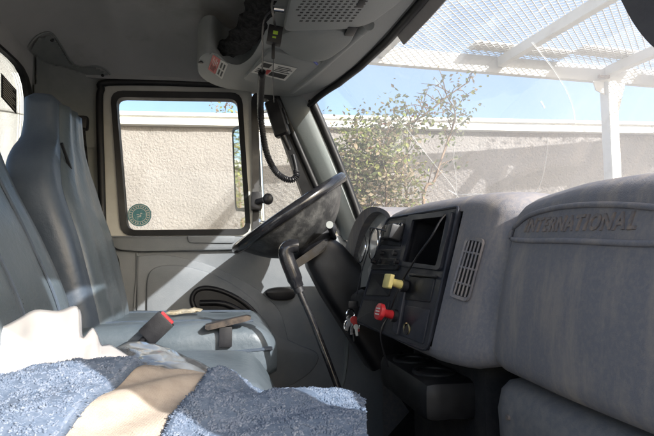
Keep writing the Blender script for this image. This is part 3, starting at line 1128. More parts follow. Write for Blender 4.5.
sm = thing('spot_mirror', sp1, 'small chrome convex mirror below the tall door mirror', 'mirror')
slab('housing', so_, -mnorm * .04, 'chrome', sm, .012)
slab('mirror_glass', [lerp(p, sum(so_, Vector()) / len(so_), .1) + mnorm * .003 for p in so_], -mnorm * .003, 'mirror', sm)
# chrome bracket seen through the quarter window
br = thing('mirror_bracket', aty(258, 240, 2.36), 'chrome mirror bracket with black clamp outside the quarter window', 'bracket')
tube('upright', [aty(256, 96, 2.38), aty(258, 150, 2.38), aty(262, 240, 2.38)], .020, 'chrome', br, 10)
tube('arm', [aty(257, 112, 2.38), aty(272, 110, 2.26)], .010, 'chrome', br, 8)
tube('arm', [aty(260, 222, 2.38), aty(276, 224, 2.26)], .010, 'chrome', br, 8)
cl = thing('suction_clamp', D(262, 208, .03), 'black clamp knob on the strip between the door windows', 'clamp')
bmobj('clamp_body', bbox(D(251, 193, .0), D(262, 210, .045), .008), 'black', cl)
tube('clamp_arm', [D(257, 202, .04), D(264, 200, .06)], .013, 'black', cl, 10)
bm = bmesh.new()
bmesh.ops.create_uvsphere(bm, u_segments=16, v_segments=10, radius=.022)
bmesh.ops.scale(bm, vec=(1, .7, 1.1), verts=bm.verts)
bmesh.ops.translate(bm, verts=bm.verts, vec=D(268, 199, .06))
bmobj('knob', bm, 'black', cl)

# =================================================================== SEATS


def rrect(c, ex, ey, w, h, r, n=5):
    """rounded rectangle round c: w along ex, h along ey"""
    ex, ey = Vector(ex).normalized(), Vector(ey).normalized()
    q = [c - ex * w / 2 - ey * h / 2, c + ex * w / 2 - ey * h / 2, c + ex * w / 2 + ey * h / 2, c - ex * w / 2 + ey * h / 2]
    return rpoly(q, r, n)


ds = thing('driver_seat', (-0.2, 1.68, -0.78), 'high backed blue grey vinyl driver seat with torn cushion', 'seat')
YS = 1.70
tab = [  # height, middle X, width across the cab, depth
    (-0.26, -0.455, 0.44, 0.13), (-0.20, -0.45, 0.47, 0.155), (-0.08, -0.475, 0.50, 0.16), (0.08, -0.515, 0.52, 0.15), (0.20, -0.548, 0.51, 0.13), (0.27, -0.562, 0.47, 0.12), (0.32, -0.568, 0.39, 0.11), (0.36, -0.572, 0.30, 0.10),
    (0.43, -0.576, 0.265, 0.092), (0.485, -0.58, 0.25, 0.086), (0.502, -0.582, 0.20, 0.055)]
rings = []
for i in range(40):
    z = lerp(tab[0][0], tab[-1][0], i / 39)
    xm, w, d = interp(tab, z)
    xm += 0.001 * nz((z, 0, 0), 9)
    rings.append(rrect(Vector((xm, YS, z)), (0, 1, 0), (1, 0, 0), w, d, min(w, d) * .30, 6))
bk = loft('backrest', rings, 'seatside', ds, True, True, True, 70)
# front facing of the backrest, sewn on proud of the bolster
tab2 = [(-.21, .30), (0.0, .32), (.2, .31), (.27, .26), (.33, .20), (.42, .17), (.50, .15)]
grid = []
for i in range(27):
    z = lerp(-0.20, 0.475, i / 26)
    xm, w, d = interp(tab, z)
    hw = interp(tab2, z)[0] / 2 * 1.18
    row = []
    for j in range(13):
        u = lerp(-1, 1, j / 12)
        crown = 0.016 * (1 - abs(u) ** 2.5)
        pleat = 0.004 * math.cos(u * 3 * math.pi)
        row.append(Vector((xm + d / 2 + crown + pleat - 0.004 * (1 if abs(u) == 1 else 0), YS + u * hw, z)))
    grid.append(row)
sheet('back_facing', grid, 'seat', ds, 0.012)
tube('piping', [r[0] + Vector((.003, 0, 0)) for r in grid], .0055, 'seatside', ds, 6)
tube('piping', [r[-1] + Vector((.003, 0, 0)) for r in grid], .0055, 'seatside', ds, 6)
# seam across the shoulder
shp = []
for i in range(13):
    t = i / 12
    z = lerp(.34, .16, t)
    xm, w, d = interp(tab, z)
    shp.append(Vector((xm + d / 2 + .018, YS - .16 + t * .19, z - .02 * math.sin(t * math.pi))))
tube('shoulder_seam', shp, .0045, 'rubber', ds, 6)
# cushion
rings = []
for i in range(25):
    t = i / 24
    X = lerp(-0.43, 0.115, t)
    top = -0.174 - 0.01 * math.sin(t * 3) + 0.012 * math.sin(t * math.pi) - 0.05 * max(0, (t - .86) / .14) ** 2
    bot = -0.34 + 0.03 * max(0, (t - .8) / .2) ** 2
    w = 0.53 - .05 * max(0, (t - .9) / .1) ** 2
    rg = rrect(Vector((X, YS, (top + bot) / 2)), (0, 1, 0), (0, 0, 1), w, top - bot, .05, 12)
    rings.append([p + Vector((0, 0, (.007 * nz(p, 11, 8) + .005 * nz(p, 24, 9)) * (1 if p.z > -.28 else 0))) for p in rg])
loft('cushion', rings, 'seat', ds, True, True, True, 60)
tube('cushion_piping', [Vector((lerp(-.40, .10, i / 20), YS - .262, -.235 - .012 * math.sin(i / 20 * 3))) for i in range(21)], .006, 'seatside', ds, 6)
bmobj('pedestal', bbox((-.36, 1.47, -.78), (.02, 1.92, -.33), .02), 'carpet', ds)
for dy in (-.15, .15):
    sp_ = []
    for i in range(21):
        t = .06 + .82 * i / 20
        sp_.append(Vector((lerp(-0.43, 0.115, t), YS + dy, -0.174 - 0.01 * math.sin(t * 3) + 0.012 * math.sin(t * math.pi) + .0015)))
    tube('cushion_seam', sp_, .004, 'seatside', ds, 6)
# torn upholstery: ragged vinyl edge with bare foam
tf = [(165, 312.5), (170, 310), (176, 309.8), (183, 308.2), (189, 308.4), (194, 306.8), (203, 308.6), (197, 311), (186, 312), (176, 313.6)]
slab('torn_foam', [aty(x, y + .5, 1.74) for x, y in tf], (0, -.05, 0), 'foam', ds, .006)
# worn armrest folded down along the cushion
ar = [aty(x, y - 1.5, 1.415) for x, y in ((205, 327), (228, 321.5), (247, 317.5), (251, 318.5), (250.5, 321.5), (246, 323), (228, 327.5), (208, 332), (205, 330.5))]
slab('armrest', ar, (0, .045, 0), 'rawwood', ds, .004)
bmobj('armrest_bracket', bbox(aty(219, 327, 1.42), aty(232, 345, 1.46), .004), 'black', ds)

# buckle on its stalk, between the seats
bkl = thing('seat_belt_buckle', aty(140, 345, 1.38), 'black seat belt buckle with red button standing beside the driver seat', 'buckle')
ba, bb_ = aty(146, 338, 1.38), aty(167, 318, 1.38)
axb = (bb_ - ba).normalized()
MB_ = frame_of((ba + bb_) / 2, axb, (0, -1, 0))
L_ = (bb_ - ba).length
bmobj('buckle_body', bbox((-L_ / 2, -.027, -.014), (L_ / 2, .027, .014), .006, 2, MB_), 'black', bkl)
bmobj('release_button', bbox((L_ / 2 - .006, -.020, -.009), (L_ / 2 + .004, .020, .009), .002, 2, MB_), 'red', bkl)
tube('stalk', spline([ba, aty(140, 343, 1.38), aty(132, 356, 1.38)], 5), .008, 'black', bkl, 8)

# driver's belt: anchor on the pillar, webbing down behind the seat
sb = thing('seat_belt', aty(76, 300, 2.06), 'black shoulder belt hanging from the pillar behind the driver seat', 'seat belt')
an = aty(76, 121, 2.09)
bmobj('anchor', bbox(an + Vector((-.03, -.02, -.035)), an + Vector((.045, .02, .02)), .012), 'black', sb)
tube('bolt', [an + Vector((-.004, -.022, -.004)), an + Vector((-.004, -.034, -.004))], .012, 'chrome', sb, 12)
wp = [aty(x, y, Y) for x, y, Y in ((78, 127, 2.06), (83, 180, 2.06), (90, 230, 2.06), (100, 262, 2.05), (108, 285, 2.04), (112, 330, 2.03))]
wpp = spline(wp, 5)
sheet('webbing', [[p + Vector((-.024, 0, 0)), p, p + Vector((.024, .006, 0))] for p in wpp], 'net', sb, .003)
tube('belt_guide', spline([aty(108, 248, 2.09), aty(115, 258, 2.07), aty(117, 268, 2.08)], 4), .012, 'black', sb, 8)

# two-person bench on the passenger side
bs = thing('bench_seat', (-0.2, 0.75, -0.78), 'blue grey vinyl passenger bench beside the driver seat', 'seat')
tabb = [(-.28, -.375), (-.11, -.400), (.055, -.472), (.22, -.555), (.32, -.595), (.37, -.615), (.40, -.63)]
grid = []
for i in range(33):
    z = lerp(-.28, .40, i / 32)
    xf = interp(tabb, z)[0]
    row = []
    for j in range(49):
        Y = lerp(.12, 1.385, j / 48)
        e = min(1, (1.385 - Y) / .07, (Y - .12) / .07)
        ridge = 0.008 * min(1, min(abs(Y - q) for q in (1.25, 1.06, .86, .64)) / .03) ** .5
        wave = .003 * nz((z * 2, Y, 0), 4)
        row.append(Vector((xf + ridge + wave - .06 * (1 - max(0, e)) ** 2 - .03 * max(0, (z - .33) / .07) ** 2, Y, z)))
    grid.append(row)
sheet('backrest', grid, 'seat', bs, 0)
for yb in (1.25, 1.06, .86, .64):
    tube('seam', [Vector((interp(tabb, z)[0] + .0065, yb + .0005, z)) for z in [lerp(-.24, .36, i / 24) for i in range(25)]], .0035, 'seatside', bs, 6)
loft('back_shell', [[(interp(tabb, z)[0] - .012, .12, z), (interp(tabb, z)[0] - .012, 1.37, z), (interp(tabb, z)[0] - .12, 1.37, z), (interp(tabb, z)[0] - .12, .12, z)] for z in (-.28, -.1, .05, .2, .3, .37, .39)], 'seatside', bs, True, True, True, 40)


def cushion(name, x0, x1, y0, y1, zt, zb, parent, m='seat'):
    rings = []
    for i in range(25):
        t = i / 24
        X = lerp(x0, x1, t)
        fr = max(0, (t - .80) / .20)
        top = zt + .012 * math.sin(t * math.pi) - .085 * fr ** 2.4
        bot = zb + .02 * fr
        rings.append(rrect(Vector((X, (y0 + y1) / 2, (top + bot) / 2)), (0, 1, 0), (0, 0, 1), (y1 - y0) - .06 * fr ** 3, top - bot, .045, 6))
    return loft(name, rings, m, parent, True, True, True, 60)


cushion('cushion', -.36, .10, .99, 1.38, -.232, -.40, bs)
cushion('cushion', -.36, .16, .12, .98, -.275, -.42, bs)
tube('cushion_piping', spline([Vector((x, 1.0, -.30)) for x in (-.3, -.1, .08)], 4), .006, 'seatside', bs, 6)
bmobj('pedestal', bbox((-.33, .2, -.78), (.0, 1.3, -.40), .02), 'carpet', bs)

# =================================================================== DASHBOARD
dash = thing('dashboard', (0.6, 0.8, -0.3), 'dusty grey dashboard with switch stack and bulging passenger side', 'dashboard')
PTL, PBL, PTR = Vector((.401, 1.35, .111)), Vector((.328, 1.35, -.160)), Vector((.466, 1.0, .121))
PNn = (PTR - PTL).cross(PBL - PTL).normalized()
if PNn.x > 0:
    PNn = -PNn


def PP(x, y, off=0.0):
    return atplane(x, y, PTL, PNn) + PNn * off


def planeX(Y, z):
    """X of the stack's front plane at Y, z"""
    return PTL.x - (PNn.y * (Y - PTL.y) + PNn.z * (z - PTL.z)) / PNn.x


ST = [  # Y, top height, X of face at top, bottom height, X of face at bottom
    (0.10, .055, .505, -.185, .455), (0.30, .090, .487, -.19, .440), (0.50, .112, .480, -.19, .434), (0.65, .1235, .480, -.19, .434), (0.74, .1215, .485, -.188, .436),
    (0.80, .117, .4845, -.186, .436), (0.822, .112, .4865, -.184, .438), (0.838, .106, .494, -.181, .441), (0.852, .107, .512, -.184, .432)]
rowsY = []
for Y in [lerp(.10, .79, i / 24) for i in range(25)] + [lerp(.80, .852, i / 13) for i in range(14)]:
    rowsY.append((Y, *interp(ST, Y)))
for Y, zt, zb in ((.872, .124, -.190), (.89, .133, -.195), (.92, .140, -.198), (.96, .145, -.200), (.985, .147, -.200), (.992, .147, -.200), (1.0, .1475, -.199), (1.06, .150, -.196), (1.12, .152, -.192), (1.18, .153, -.187), (1.24, .152, -.182), (1.30, .149, -.177), (1.34, .144, -.174), (1.354, .141, -.173), (1.36, .139, -.172), (1.372, .132, -.168), (1.378, .118, -.155)):
    inset = 0.0
    if Y < .90:
        inset = .018 * ((.90 - Y) / .05)
    if Y > 1.36:
        inset = .02 * ((Y - 1.36) / .018) ** 2
    rowsY.append((Y, zt, planeX(Y, zt - .035) + inset, zb, planeX(Y, zb + .03) + inset))
hole = (.996, 1.357)
rings = []
for Y, zt, xt, zb, xb in rowsY:
    sag = .012 if Y < .83 else 0.0
    pr = [(1.02, zt - .055), (.85, zt - .03), (xt + .20, zt - .008), (xt + .11, zt), (xt + .06, zt - .001), (xt + .032, zt - .006), (xt + .014, zt - .016), (xt + .003, zt - .028)]
    nf = 12
    for i in range(nf + 1):
        t = i / nf
        z = lerp(zt - .040, zb + .030, t)
        x = lerp(xt, xb, t) - sag * math.sin(t * math.pi) * min(1, (.86 - Y) / .06 if Y < .86 else 0)
        if hole[0] < Y < hole[1] and 0 < i < nf:
            x += .10
        pr.append((x, z))
    pr += [(xb + .003, zb + .016), (xb + .012, zb + .005), (xb + .03, zb), (xb + .10, zb + .004), (xb + .35, zb + .03)]
    rings.append([Vector((x, Y, z)) for x, z in pr])
loft('dash_shell', rings, 'dash', dash, False, False, True, 50)
dv = [p for r in rings for p in r]
dn_ = len(rings[0])
dbvh = BVHTree.FromPolygons(dv, [(i * dn_ + j, i * dn_ + j + 1, (i + 1) * dn_ + j + 1, (i + 1) * dn_ + j) for i in range(len(rings) - 1) for j in range(dn_ - 1)])


def ondash(x, y, off=0.0):
    d = ray(x, y).normalized()
    h = dbvh.ray_cast(Vector((0, 0, 0)), d)
    n = h[1]
    if n.dot(d) > 0:
        n = -n
    return h[0] + n * off


# end cap of the stack towards the driver
mesh('stack_side', rings[-1], [tuple(range(dn_))], 'dash', dash)
# --- the dark switch panel, an open tray in its upper right
po = [PP(389, 219, .004), PP(460.5, 207, .004), PP(429, 352, .004), PP(358, 322, .004)]
pi_ = [PP(416, 221, .004), PP(451, 217.5, .004), PP(440, 267, .004), PP(406, 262.5, .004)]
outer, inner = rpoly(po, [.02, .012, .02, .02], 3), rpoly(pi_, .006, 3)
panel = ring('switch_panel', outer, inner, -PNn * .010, 'panel', dash)
bo = rpoly([PP(411, 216.5, .004), PP(456.5, 212.5, .004), PP(443.5, 271.5, .004), PP(401, 266.5, .004)], .012, 3)
ring('tray_bezel', bo, inner, PNn * .007, 'panel', panel)
vs = list(inner) + [p - PNn * .085 for p in inner]
k = len(inner)
mesh('tray', vs, [(j, (j + 1) % k, k + (j + 1) % k, k + j) for j in range(k)] + [tuple(range(k, 2 * k))], 'black', panel)
# raised border of the panel
tube('panel_edge', outer, .0035, 'panel', panel, 6, True)


def pslab(name, pts, h, m, parent=panel, bev=.002, r=.004, off=.004):
    return slab(name, rpoly([PP(x, y, off) for x, y in pts], r, 3), PNn * h, m, parent, bev)


# switch field with three rocker switches
pslab('switch_field', [(390, 222), (413, 219), (403, 247), (382, 245)], .004, 'black')
for i in range(3):
    x0 = 390 + 6.6 * i
    pslab('rocker_switch', [(x0, 226.0 - i * .6), (x0 + 5.2, 225.4 - i * .6), (x0 + 1.2, 241.5), (x0 - 4.0, 241.2)], .012, 'blackgloss', panel, .004, .007, .008)
pslab('plug', [(401, 229), (408, 227.5), (404, 243), (397, 243)], .032, 'black', panel, .004, .005, .012)
# radio
pslab('radio', [(381, 250), (407, 250), (400, 271), (374, 270)], .007, 'black')
pslab('radio_display', [(384, 259), (401, 260), (399, 267), (381, 266)], .003, 'blackgloss', panel, .001, .002, .011)
for x, y in ((387, 254.5), (400, 255), (378.5, 263), (402, 263)):
    c_ = PP(x, y, .011)
    tube('radio_knob', [c_, c_ + PNn * .010], .0062, 'black', panel, 12)
# lower fields, cubby and rail
pslab('valve_field', [(374, 274), (397, 274), (391, 297), (368, 296)], .004, 'black')
pslab('valve_field', [(366, 300), (392, 301), (384, 333), (359, 321)], .004, 'black')
pslab('blank_cover', [(412, 277), (437, 279), (432, 303), (406, 300)], .003, 'black')
pslab('lid', [(413, 274), (440, 276.5), (439.3, 279), (412.5, 276.8)], .008, 'black')
pslab('ridge', [(404, 283), (410, 284), (401, 336), (395, 332)], .008, 'panel', panel, .003)
pslab('blank_cover', [(408, 306), (432, 310), (425, 345), (403, 336)], .003, 'panel')
c_ = PP(410, 330, .008)
tube('lighter_socket', [c_ + (RT * math.cos(a) * .0001) + (PNn.cross(Vector((0, 0, 1))).normalized() * math.cos(a) + Vector((0, 0, 1)) * math.sin(a)) * .0125 for a in [2 * math.pi * i / 20 for i in range(20)]], .0022, 'brass', panel, 6, True)
tube('socket_bore', [c_ - PNn * .003, c_ + PNn * .001], .0115, 'black', panel, 16)


def knob(px_, py_, sides, m, rot, size, L, label):
    """pull knob of an air valve: shaft with collar and a flat many-sided head"""
    t = thing('brake_knob', PP(px_, py_), label, 'knob')
    a = PP(px_, py_, .008)
    tube('collar', [a, a + PNn * .014], .015, 'black', t, 14)
    tube('shaft', [a + PNn * .010, a + PNn * (L - .012), a + PNn * (L - .002)], [.0105, .0090, .013], m, t, 14)
    e1 = PNn.cross(Vector((0, 0, 1))).normalized()
    e2 = e1.cross(PNn).normalized()
    pts = [a + PNn * (L - .003) + (e1 * math.cos(rot + 2 * math.pi * i / sides) + e2 * math.sin(rot + 2 * math.pi * i / sides)) * size for i in range(sides)]
    hd_ = slab('head', rpoly(pts, size * .22, 3), PNn * .010, m, t, .003)
    # pressed lines of lettering on the head
    for q in (-.32, 0, .32) if m == 'red' else ():
        c0 = a + PNn * (L + .0072) + e2 * size * q
        Mq = frame_of(c0, e1, PNn)
        bmobj('raised_print', bbox((-size * .45, -size * .07, -.0006), (size * .45, size * .07, .0006), 0, 1, Mq), 'label' if m == 'red' else 'rawwood', hd_)
    return t


knob(409, 287, 4, 'yellow', R(45), .0235, .046, 'yellow square headed pull knob on the dark switch panel')
knob(400, 317, 8, 'red', R(22.5), .0205, .044, 'red octagonal pull knob low on the dark switch panel')

# --- air vent right of the panel
vent = [ondash(x, y, .001) for x, y in ((469.5, 237), (487, 239.5), (470, 303), (452, 297))]
vn = (vent[1] - vent[0]).cross(vent[3] - vent[0]).normalized()
if vn.x > 0:
    vn = -vn
vo_ = rpoly(vent, .012, 4)
vc = sum(vo_, Vector()) / len(vo_)
vi2 = [p + (vc - p).normalized() * .007 for p in vo_]
vf = ring('vent_frame', [p + vn * .002 for p in vo_], vi2, vn * .005, 'dash', dash)
slab('vent_cavity', [p + vn * .0005 for p in vi2], vn * .001, 'black', vf)
for i in range(1, 5):
    t = i / 5
    a, b = lerp(vent[0], vent[1], t), lerp(vent[3], vent[2], t)
    tube('vent_slat', [lerp(a, b, .06) + vn * .005, lerp(a, b, .94) + vn * .005], .0019, 'dash', vf, 6)
for t in (.25, .5, .75):
    a, b = lerp(vent[0], vent[3], t), lerp(vent[1], vent[2], t)
    tube('vent_bar', [lerp(a, b, .08) + vn * .004, lerp(a, b, .92) + vn * .004], .0022, 'dash', vf, 6)

# --- emblem plate with raised lettering on the passenger bulge
em = [(511, 238), (516, 227), (528, 217), (548, 210), (575, 206), (605, 205), (640, 206.5), (680, 211), (715, 218), (728, 228), (715, 239), (680, 243), (640, 244), (600, 242.5), (560, 241), (528, 241)]
emp = spline([(x, y, 0) for x, y in em], 6, True)
emp = [ondash(p.x, p.y, .0018) for p in emp]
emb = tube('emblem_rim', emp, .0042, 'dash', dash, 8, True)
tube('emblem_groove', [lerp(p, sum(emp, Vector()) / len(emp), .035) + Vector((-.001, 0, 0)) for p in emp], .0022, 'letters2', emb, 6, True)
# letters one by one along the curved face
word = 'INTERNATIONAL'
wid = {'I': .50, 'N': 1.06, 'T': .92, 'E': .92, 'R': .98, 'A': 1.04, 'O': 1.08, 'L': .85}
tot = sum(wid[c] for c in word)
pa, pb2 = ondash(525.5, 226.5), ondash(639, 221.5)
acc = 0
for ch in word:
    t = (acc + wid[ch] / 2) / tot
    acc += wid[ch]
    Yl = lerp(pa.y, pb2.y, t)
    zl = lerp(pa.z, pb2.z, t)
    h = dbvh.ray_cast(Vector((0, Yl, zl)), Vector((1, 0, 0)))
    n = h[1] if h[1].x < 0 else -h[1]
    upv = (Vector((0, 0, 1)) - n * n.z).normalized()
    rgt = upv.cross(n)
    M4 = Matrix(((rgt.x, upv.x, n.x, h[0].x + n.x * .0008), (rgt.y, upv.y, n.y, h[0].y + n.y * .0008), (rgt.z, upv.z, n.z, h[0].z + n.z * .0008), (0, 0, 0, 1)))
    textmesh('letter', ch, .0325, M4, 'letters', emb, .0016, .12, .0008, 'CENTER', .86)

# --- lower knee panel, a darker cover below the bulge
rings = []
for i in range(31):
    Y = lerp(.10, .90, i / 30)
    e = max(0, (Y - .82) / .08)
    x0 = .450 + .07 * e ** 2.2
    zt = -.200 - .05 * e ** 3
    pr = [(x0 + .2, zt + .01), (x0 + .05, zt), (x0 + .02, zt - .004), (x0 + .004, zt - .018), (x0 - .004, zt - .05), (x0 + .004, -.40), (x0 + .05, -.56), (x0 + .12, -.70), (x0 + .3, -.72)]
    rings.append([Vector((x, Y, z)) for x, z in pr])
loft('knee_panel', rings, 'dashlow', dash, False, False, True, 60)
mesh('knee_side', rings[-1], [tuple(range(9))], 'dashlow', dash)
c_ = Vector((.4485, .80, -.255))
tube('knee_screw', [c_, c_ + Vector((-.006, 0, 0))], .005, 'letters', dash, 10)
# --- under-dash box and cup tray
tray = thing('cup_tray', (.40, 1.15, -.34), 'black plastic cup tray below the switch panel', 'tray')
bm = bbox((.365, .97, -.315), (.62, 1.30, -.235), .034, 4)
bmobj('tray_body', bm, 'rubber', tray)
for yy in (1.20, 1.06):
    tube('cup_ring', [Vector((.42 + math.cos(a) * .042, yy + math.sin(a) * .042, -.2345)) for a in [2 * math.pi * i / 24 for i in range(24)]], .005, 'rubber', tray, 6, True)
bmobj('under_dash_box', bbox((.47, .93, -.70), (.95, 1.34, -.20), .02), 'carpet', dash)

# --- driver's side of the dash, instrument hood
rings = []
for i in range(9):
    Y = lerp(1.385, 2.12, i / 8)
    pr = [(1.02, .05), (.72, .075), (.56, .075), (.52, .06), (.50, .03), (.49, -.10), (.52, -.22), (.8, -.25)]
    rings.append([Vector((x, Y, z)) for x, z in pr])
loft('driver_dash', rings, 'dashlow', dash, False, False, True, 50)
hin = [atx(x, y, .41) for x, y in [(349, 290), (352, 264), (358.5, 236), (365.5, 220), (373, 212.5), (381, 212.5), (387.5, 221), (391, 245), (392, 280)]]
hout = [atx(x, y, .41) for x, y in [(338, 292), (342, 262), (350, 233), (359, 215), (370, 207), (383, 209), (391, 218), (396, 245), (397, 280)]]
hi_, ho_ = spline(hin, 4), spline(hout, 4)
k = len(hi_)
dx = Vector((.30, 0, 0))
vs = ho_ + hi_ + [p + dx for p in ho_] + [p + dx for p in hi_]
fs = []
for j in range(k - 1):
    fs += [(j, j + 1, k + j + 1, k + j), (j, j + 1, 2 * k + j + 1, 2 * k + j), (k + j, k + j + 1, 3 * k + j + 1, 3 * k + j)]
hood = mesh('instrument_hood', vs, fs, 'dash', dash, True, 50)
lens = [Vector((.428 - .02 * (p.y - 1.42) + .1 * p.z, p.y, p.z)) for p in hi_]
slab('instrument_lens', lens, (.003, 0, 0), M['lensreflection'] if 'lensreflection' in M else 'blackgloss', hood)  # reflection painted as an even pale face
cn = sum(lens, Vector()) / len(lens)
for yy, zz, rr in ((1.58, .06, .05), (1.72, .05, .05), (1.85, .03, .035), (1.48, .08, .03)):
    tube('gauge_ring', [Vector((.426 - .02 * (yy + math.cos(a) * rr - 1.42) + .1 * (zz + math.sin(a) * rr), yy + math.cos(a) * rr, zz + math.sin(a) * rr)) for a in [2 * math.pi * i / 24 for i in range(24)]], .002, 'chrome', hood, 5, True)

# loose wire from the tray corner down to the socket, and the plug lead
wr = spline([PP(450, 216, .012), PP(447, 225, .02), PP(441, 240, .025), PP(430, 258, .03), PP(418, 273, .025), PP(408, 286, .02), PP(402, 300, .02), PP(394, 316, .015), PP(388, 336, .02), Vector((.36, 1.20, -.25))], 6)
wo = tube('cable', wr, .0024, 'black', None, 6)
tag(wo, 'thin black cable draped across the switch panel tray', 'cable')
wr = spline([PP(401, 236, .045), PP(388, 233, .05), PP(383, 236, .04), PP(378, 252, .03), PP(372, 272, .03), PP(366, 300, .03)], 6)
wo = tube('cable', wr, .0018, 'black', None, 6)
tag(wo, 'thin black lead looping from the plug by the rocker switches', 'cable')

# =================================================================== STEERING
stw = thing('steering_wheel', (0.30, 1.78, -0.1), 'black steering wheel with worn grey dished shell, seen edge on', 'steering wheel')
WC = Vector((.181, 1.78, .173))
TA = R(35.0)
E1, E2, EN = Vector((math.cos(TA), 0, math.sin(TA))), Vector((0, 1, 0)), Vector((-math.sin(TA), 0, math.cos(TA)))
RWH = .222


def circ(r, off, n=48, c=WC):
    return [c + E1 * math.cos(2 * math.pi * i / n) * r + E2 * math.sin(2 * math.pi * i / n) * r + EN * off for i in range(n)]


tube('rim', circ(RWH, 0, 64), .0185, 'blackgloss', stw, 14, True)
loft('dished_shell', [circ(r, o) for r, o in ((.216, -.006), (.205, -.022), (.180, -.055), (.150, -.088), (.118, -.112), (.098, -.122))], 'wheelgrey', stw, True, False, True, 60)
loft('inner_dish', [circ(r, o) for r, o in ((.212, .004), (.198, -.014), (.172, -.046), (.142, -.078), (.11, -.10), (.02, -.10))], 'black', stw, True, False, True, 60)
loft('horn_pad', [circ(r, o) for r, o in ((.085, -.10), (.085, -.075), (.072, -.062), (.02, -.058))], 'black', stw, True, True, True, 50)
loft('hub', [circ(r, o, 32, WC + E1 * .008) for r, o in ((.10, -.120), (.098, -.140), (.085, -.150))], 'black', stw, True, True, True, 50)
col = thing('steering_column', (0.6, 1.78, -0.55), 'black steering column shroud below the wheel', 'steering column')
ax = -EN
c0 = WC + ax * .145
rings = []
for d, w, h in ((0, .13, .11), (.05, .15, .145), (.16, .17, .17), (.30, .18, .18), (.46, .18, .19)):
    rings.append(rrect(c0 + ax * d + E1 * (.012), (0, 1, 0), E1, w, h, .04, 5))
loft('shroud', rings, 'black', col, True, True, True, 60)
tube('column_base', [c0 + ax * .40, c0 + ax * .75], .05, 'carpet', col, 14)
tube('signal_stalk', [c0 + E1 * .075 + ax * .015 + Vector((0, -.03, 0)), aty(329, 225, 1.60)], .009, 'black', col, 10)
e = aty(329, 225, 1.60)
tube('stalk_end', [e, e + Vector((0, -.012, 0))], .012, 'trim', col, 14)
# slotted shroud lip below the dish
lp = [aty(x, y, 1.665) for x, y in ((292, 263), (324, 240), (328, 243), (326, 250), (298, 268))]
slab('shroud_lip', lp, (0, .06, 0), 'blackgloss', col, .004)

# long transmission lever
lv = thing('shift_lever', (0.36, 1.26, -0.70), 'long black shift lever with bent grip in front of the steering wheel', 'lever')
gp_ = [aty(298, 246, 1.30), aty(291.5, 246.5, 1.30), aty(286.5, 249.5, 1.30), aty(286, 255, 1.30), aty(289, 264, 1.30), aty(293, 274, 1.30), aty(297.5, 287, 1.30)]
gps = spline(gp_, 5)
tube('grip', gps, [lerp(.0175, .0195, min(1, i / 8)) if i < len(gps) - 3 else .0165 for i in range(len(gps))], 'blackgloss', lv, 12)
rp_ = [aty(297.5, 287, 1.30), aty(318, 335, 1.29), aty(343, 402, 1.27), Vector((.36, 1.26, -.62))]
tube('rod', spline(rp_, 6), .0085, 'blackgloss', lv, 10)
tube('collar', [aty(297, 285, 1.30), aty(300, 292, 1.30)], .0135, 'black', lv, 12)
loft('boot', [[Vector((.36 + math.cos(a) * r, 1.26 + math.sin(a) * r, z)) for a in [2 * math.pi * i / 20 for i in range(20)]] for r, z in ((.10, -.78), (.075, -.74), (.06, -.70), (.055, -.68), (.03, -.64), (.022, -.60))], 'rubber', lv)

# keys hanging from the ignition
ks = thing('key_ring', aty(352, 335, 1.42), 'bunch of keys with red tag hanging from the ignition', 'keys')
KY = 1.42
ig = aty(357, 300, KY)
tube('ignition_lock', [aty(362, 296, KY + .04), ig], .020, 'black', ks, 14)
bmobj('key_head', bbox(aty(348, 301, KY + .004), aty(357, 308, KY - .006), .003), 'black', ks)
bmobj('key_tip', bbox(aty(361, 303, KY), aty(365, 307, KY - .01), .001), 'label', ks)


def kring(cx, cy, r, tilt):
    c = aty(cx, cy, KY)
    s = Vector((math.cos(tilt), math.sin(tilt), 0))
    return [c + s * math.cos(a) * r + Vector((0, 0, 1)) * math.sin(a) * r for a in [2 * math.pi * i / 24 for i in range(24)]]


tube('small_ring', kring(350.5, 314, .013, .3), .0018, 'chrome', ks, 6, True)
tube('big_ring', kring(352, 326, .022, -.2), .0022, 'chrome', ks, 6, True)


def key(a, b, m, w, parent=ks):
    a, b = Vector(a), Vector(b)
    Mq = frame_of(a, b - a, (0, -1, 0))
    L = (b - a).length
    bmobj('key', bbox((0, -w * .32, -.0015), (L, w * .32, .0015), .001, 1, Mq), m, parent)
    bm = bmesh.new()
    bmesh.ops.create_cone(bm, cap_ends=True, segments=16, radius1=w * .62, radius2=w * .62, depth=.004, matrix=Mq)
    bmobj('key_bow', bm, m, parent)


key(aty(350, 319, KY - .01), aty(346, 331, KY - .01), 'chrome', .018)
key(aty(354, 320, KY - .012), aty(358, 332, KY - .012), 'redlabel', .018)
key(aty(353, 321, KY - .006), aty(351, 335, KY - .006), 'chrome', .014)
key(aty(356, 327, KY - .016), aty(357, 336, KY - .016), 'label', .012)
tube('ring_tag', [aty(353, 334, KY), aty(354, 341, KY)], .004, 'black', ks, 8)

# =================================================================== OVERHEAD
oc = thing('overhead_console', (0.2, 1.2, 0.70), 'grey overhead storage console above the windshield', 'console')


def Z(x, y, z=.712):
    return atz(x, y, z)


def hdr(Y, d=.012):
    return Vector((hx(Y) - d, Y, .712))


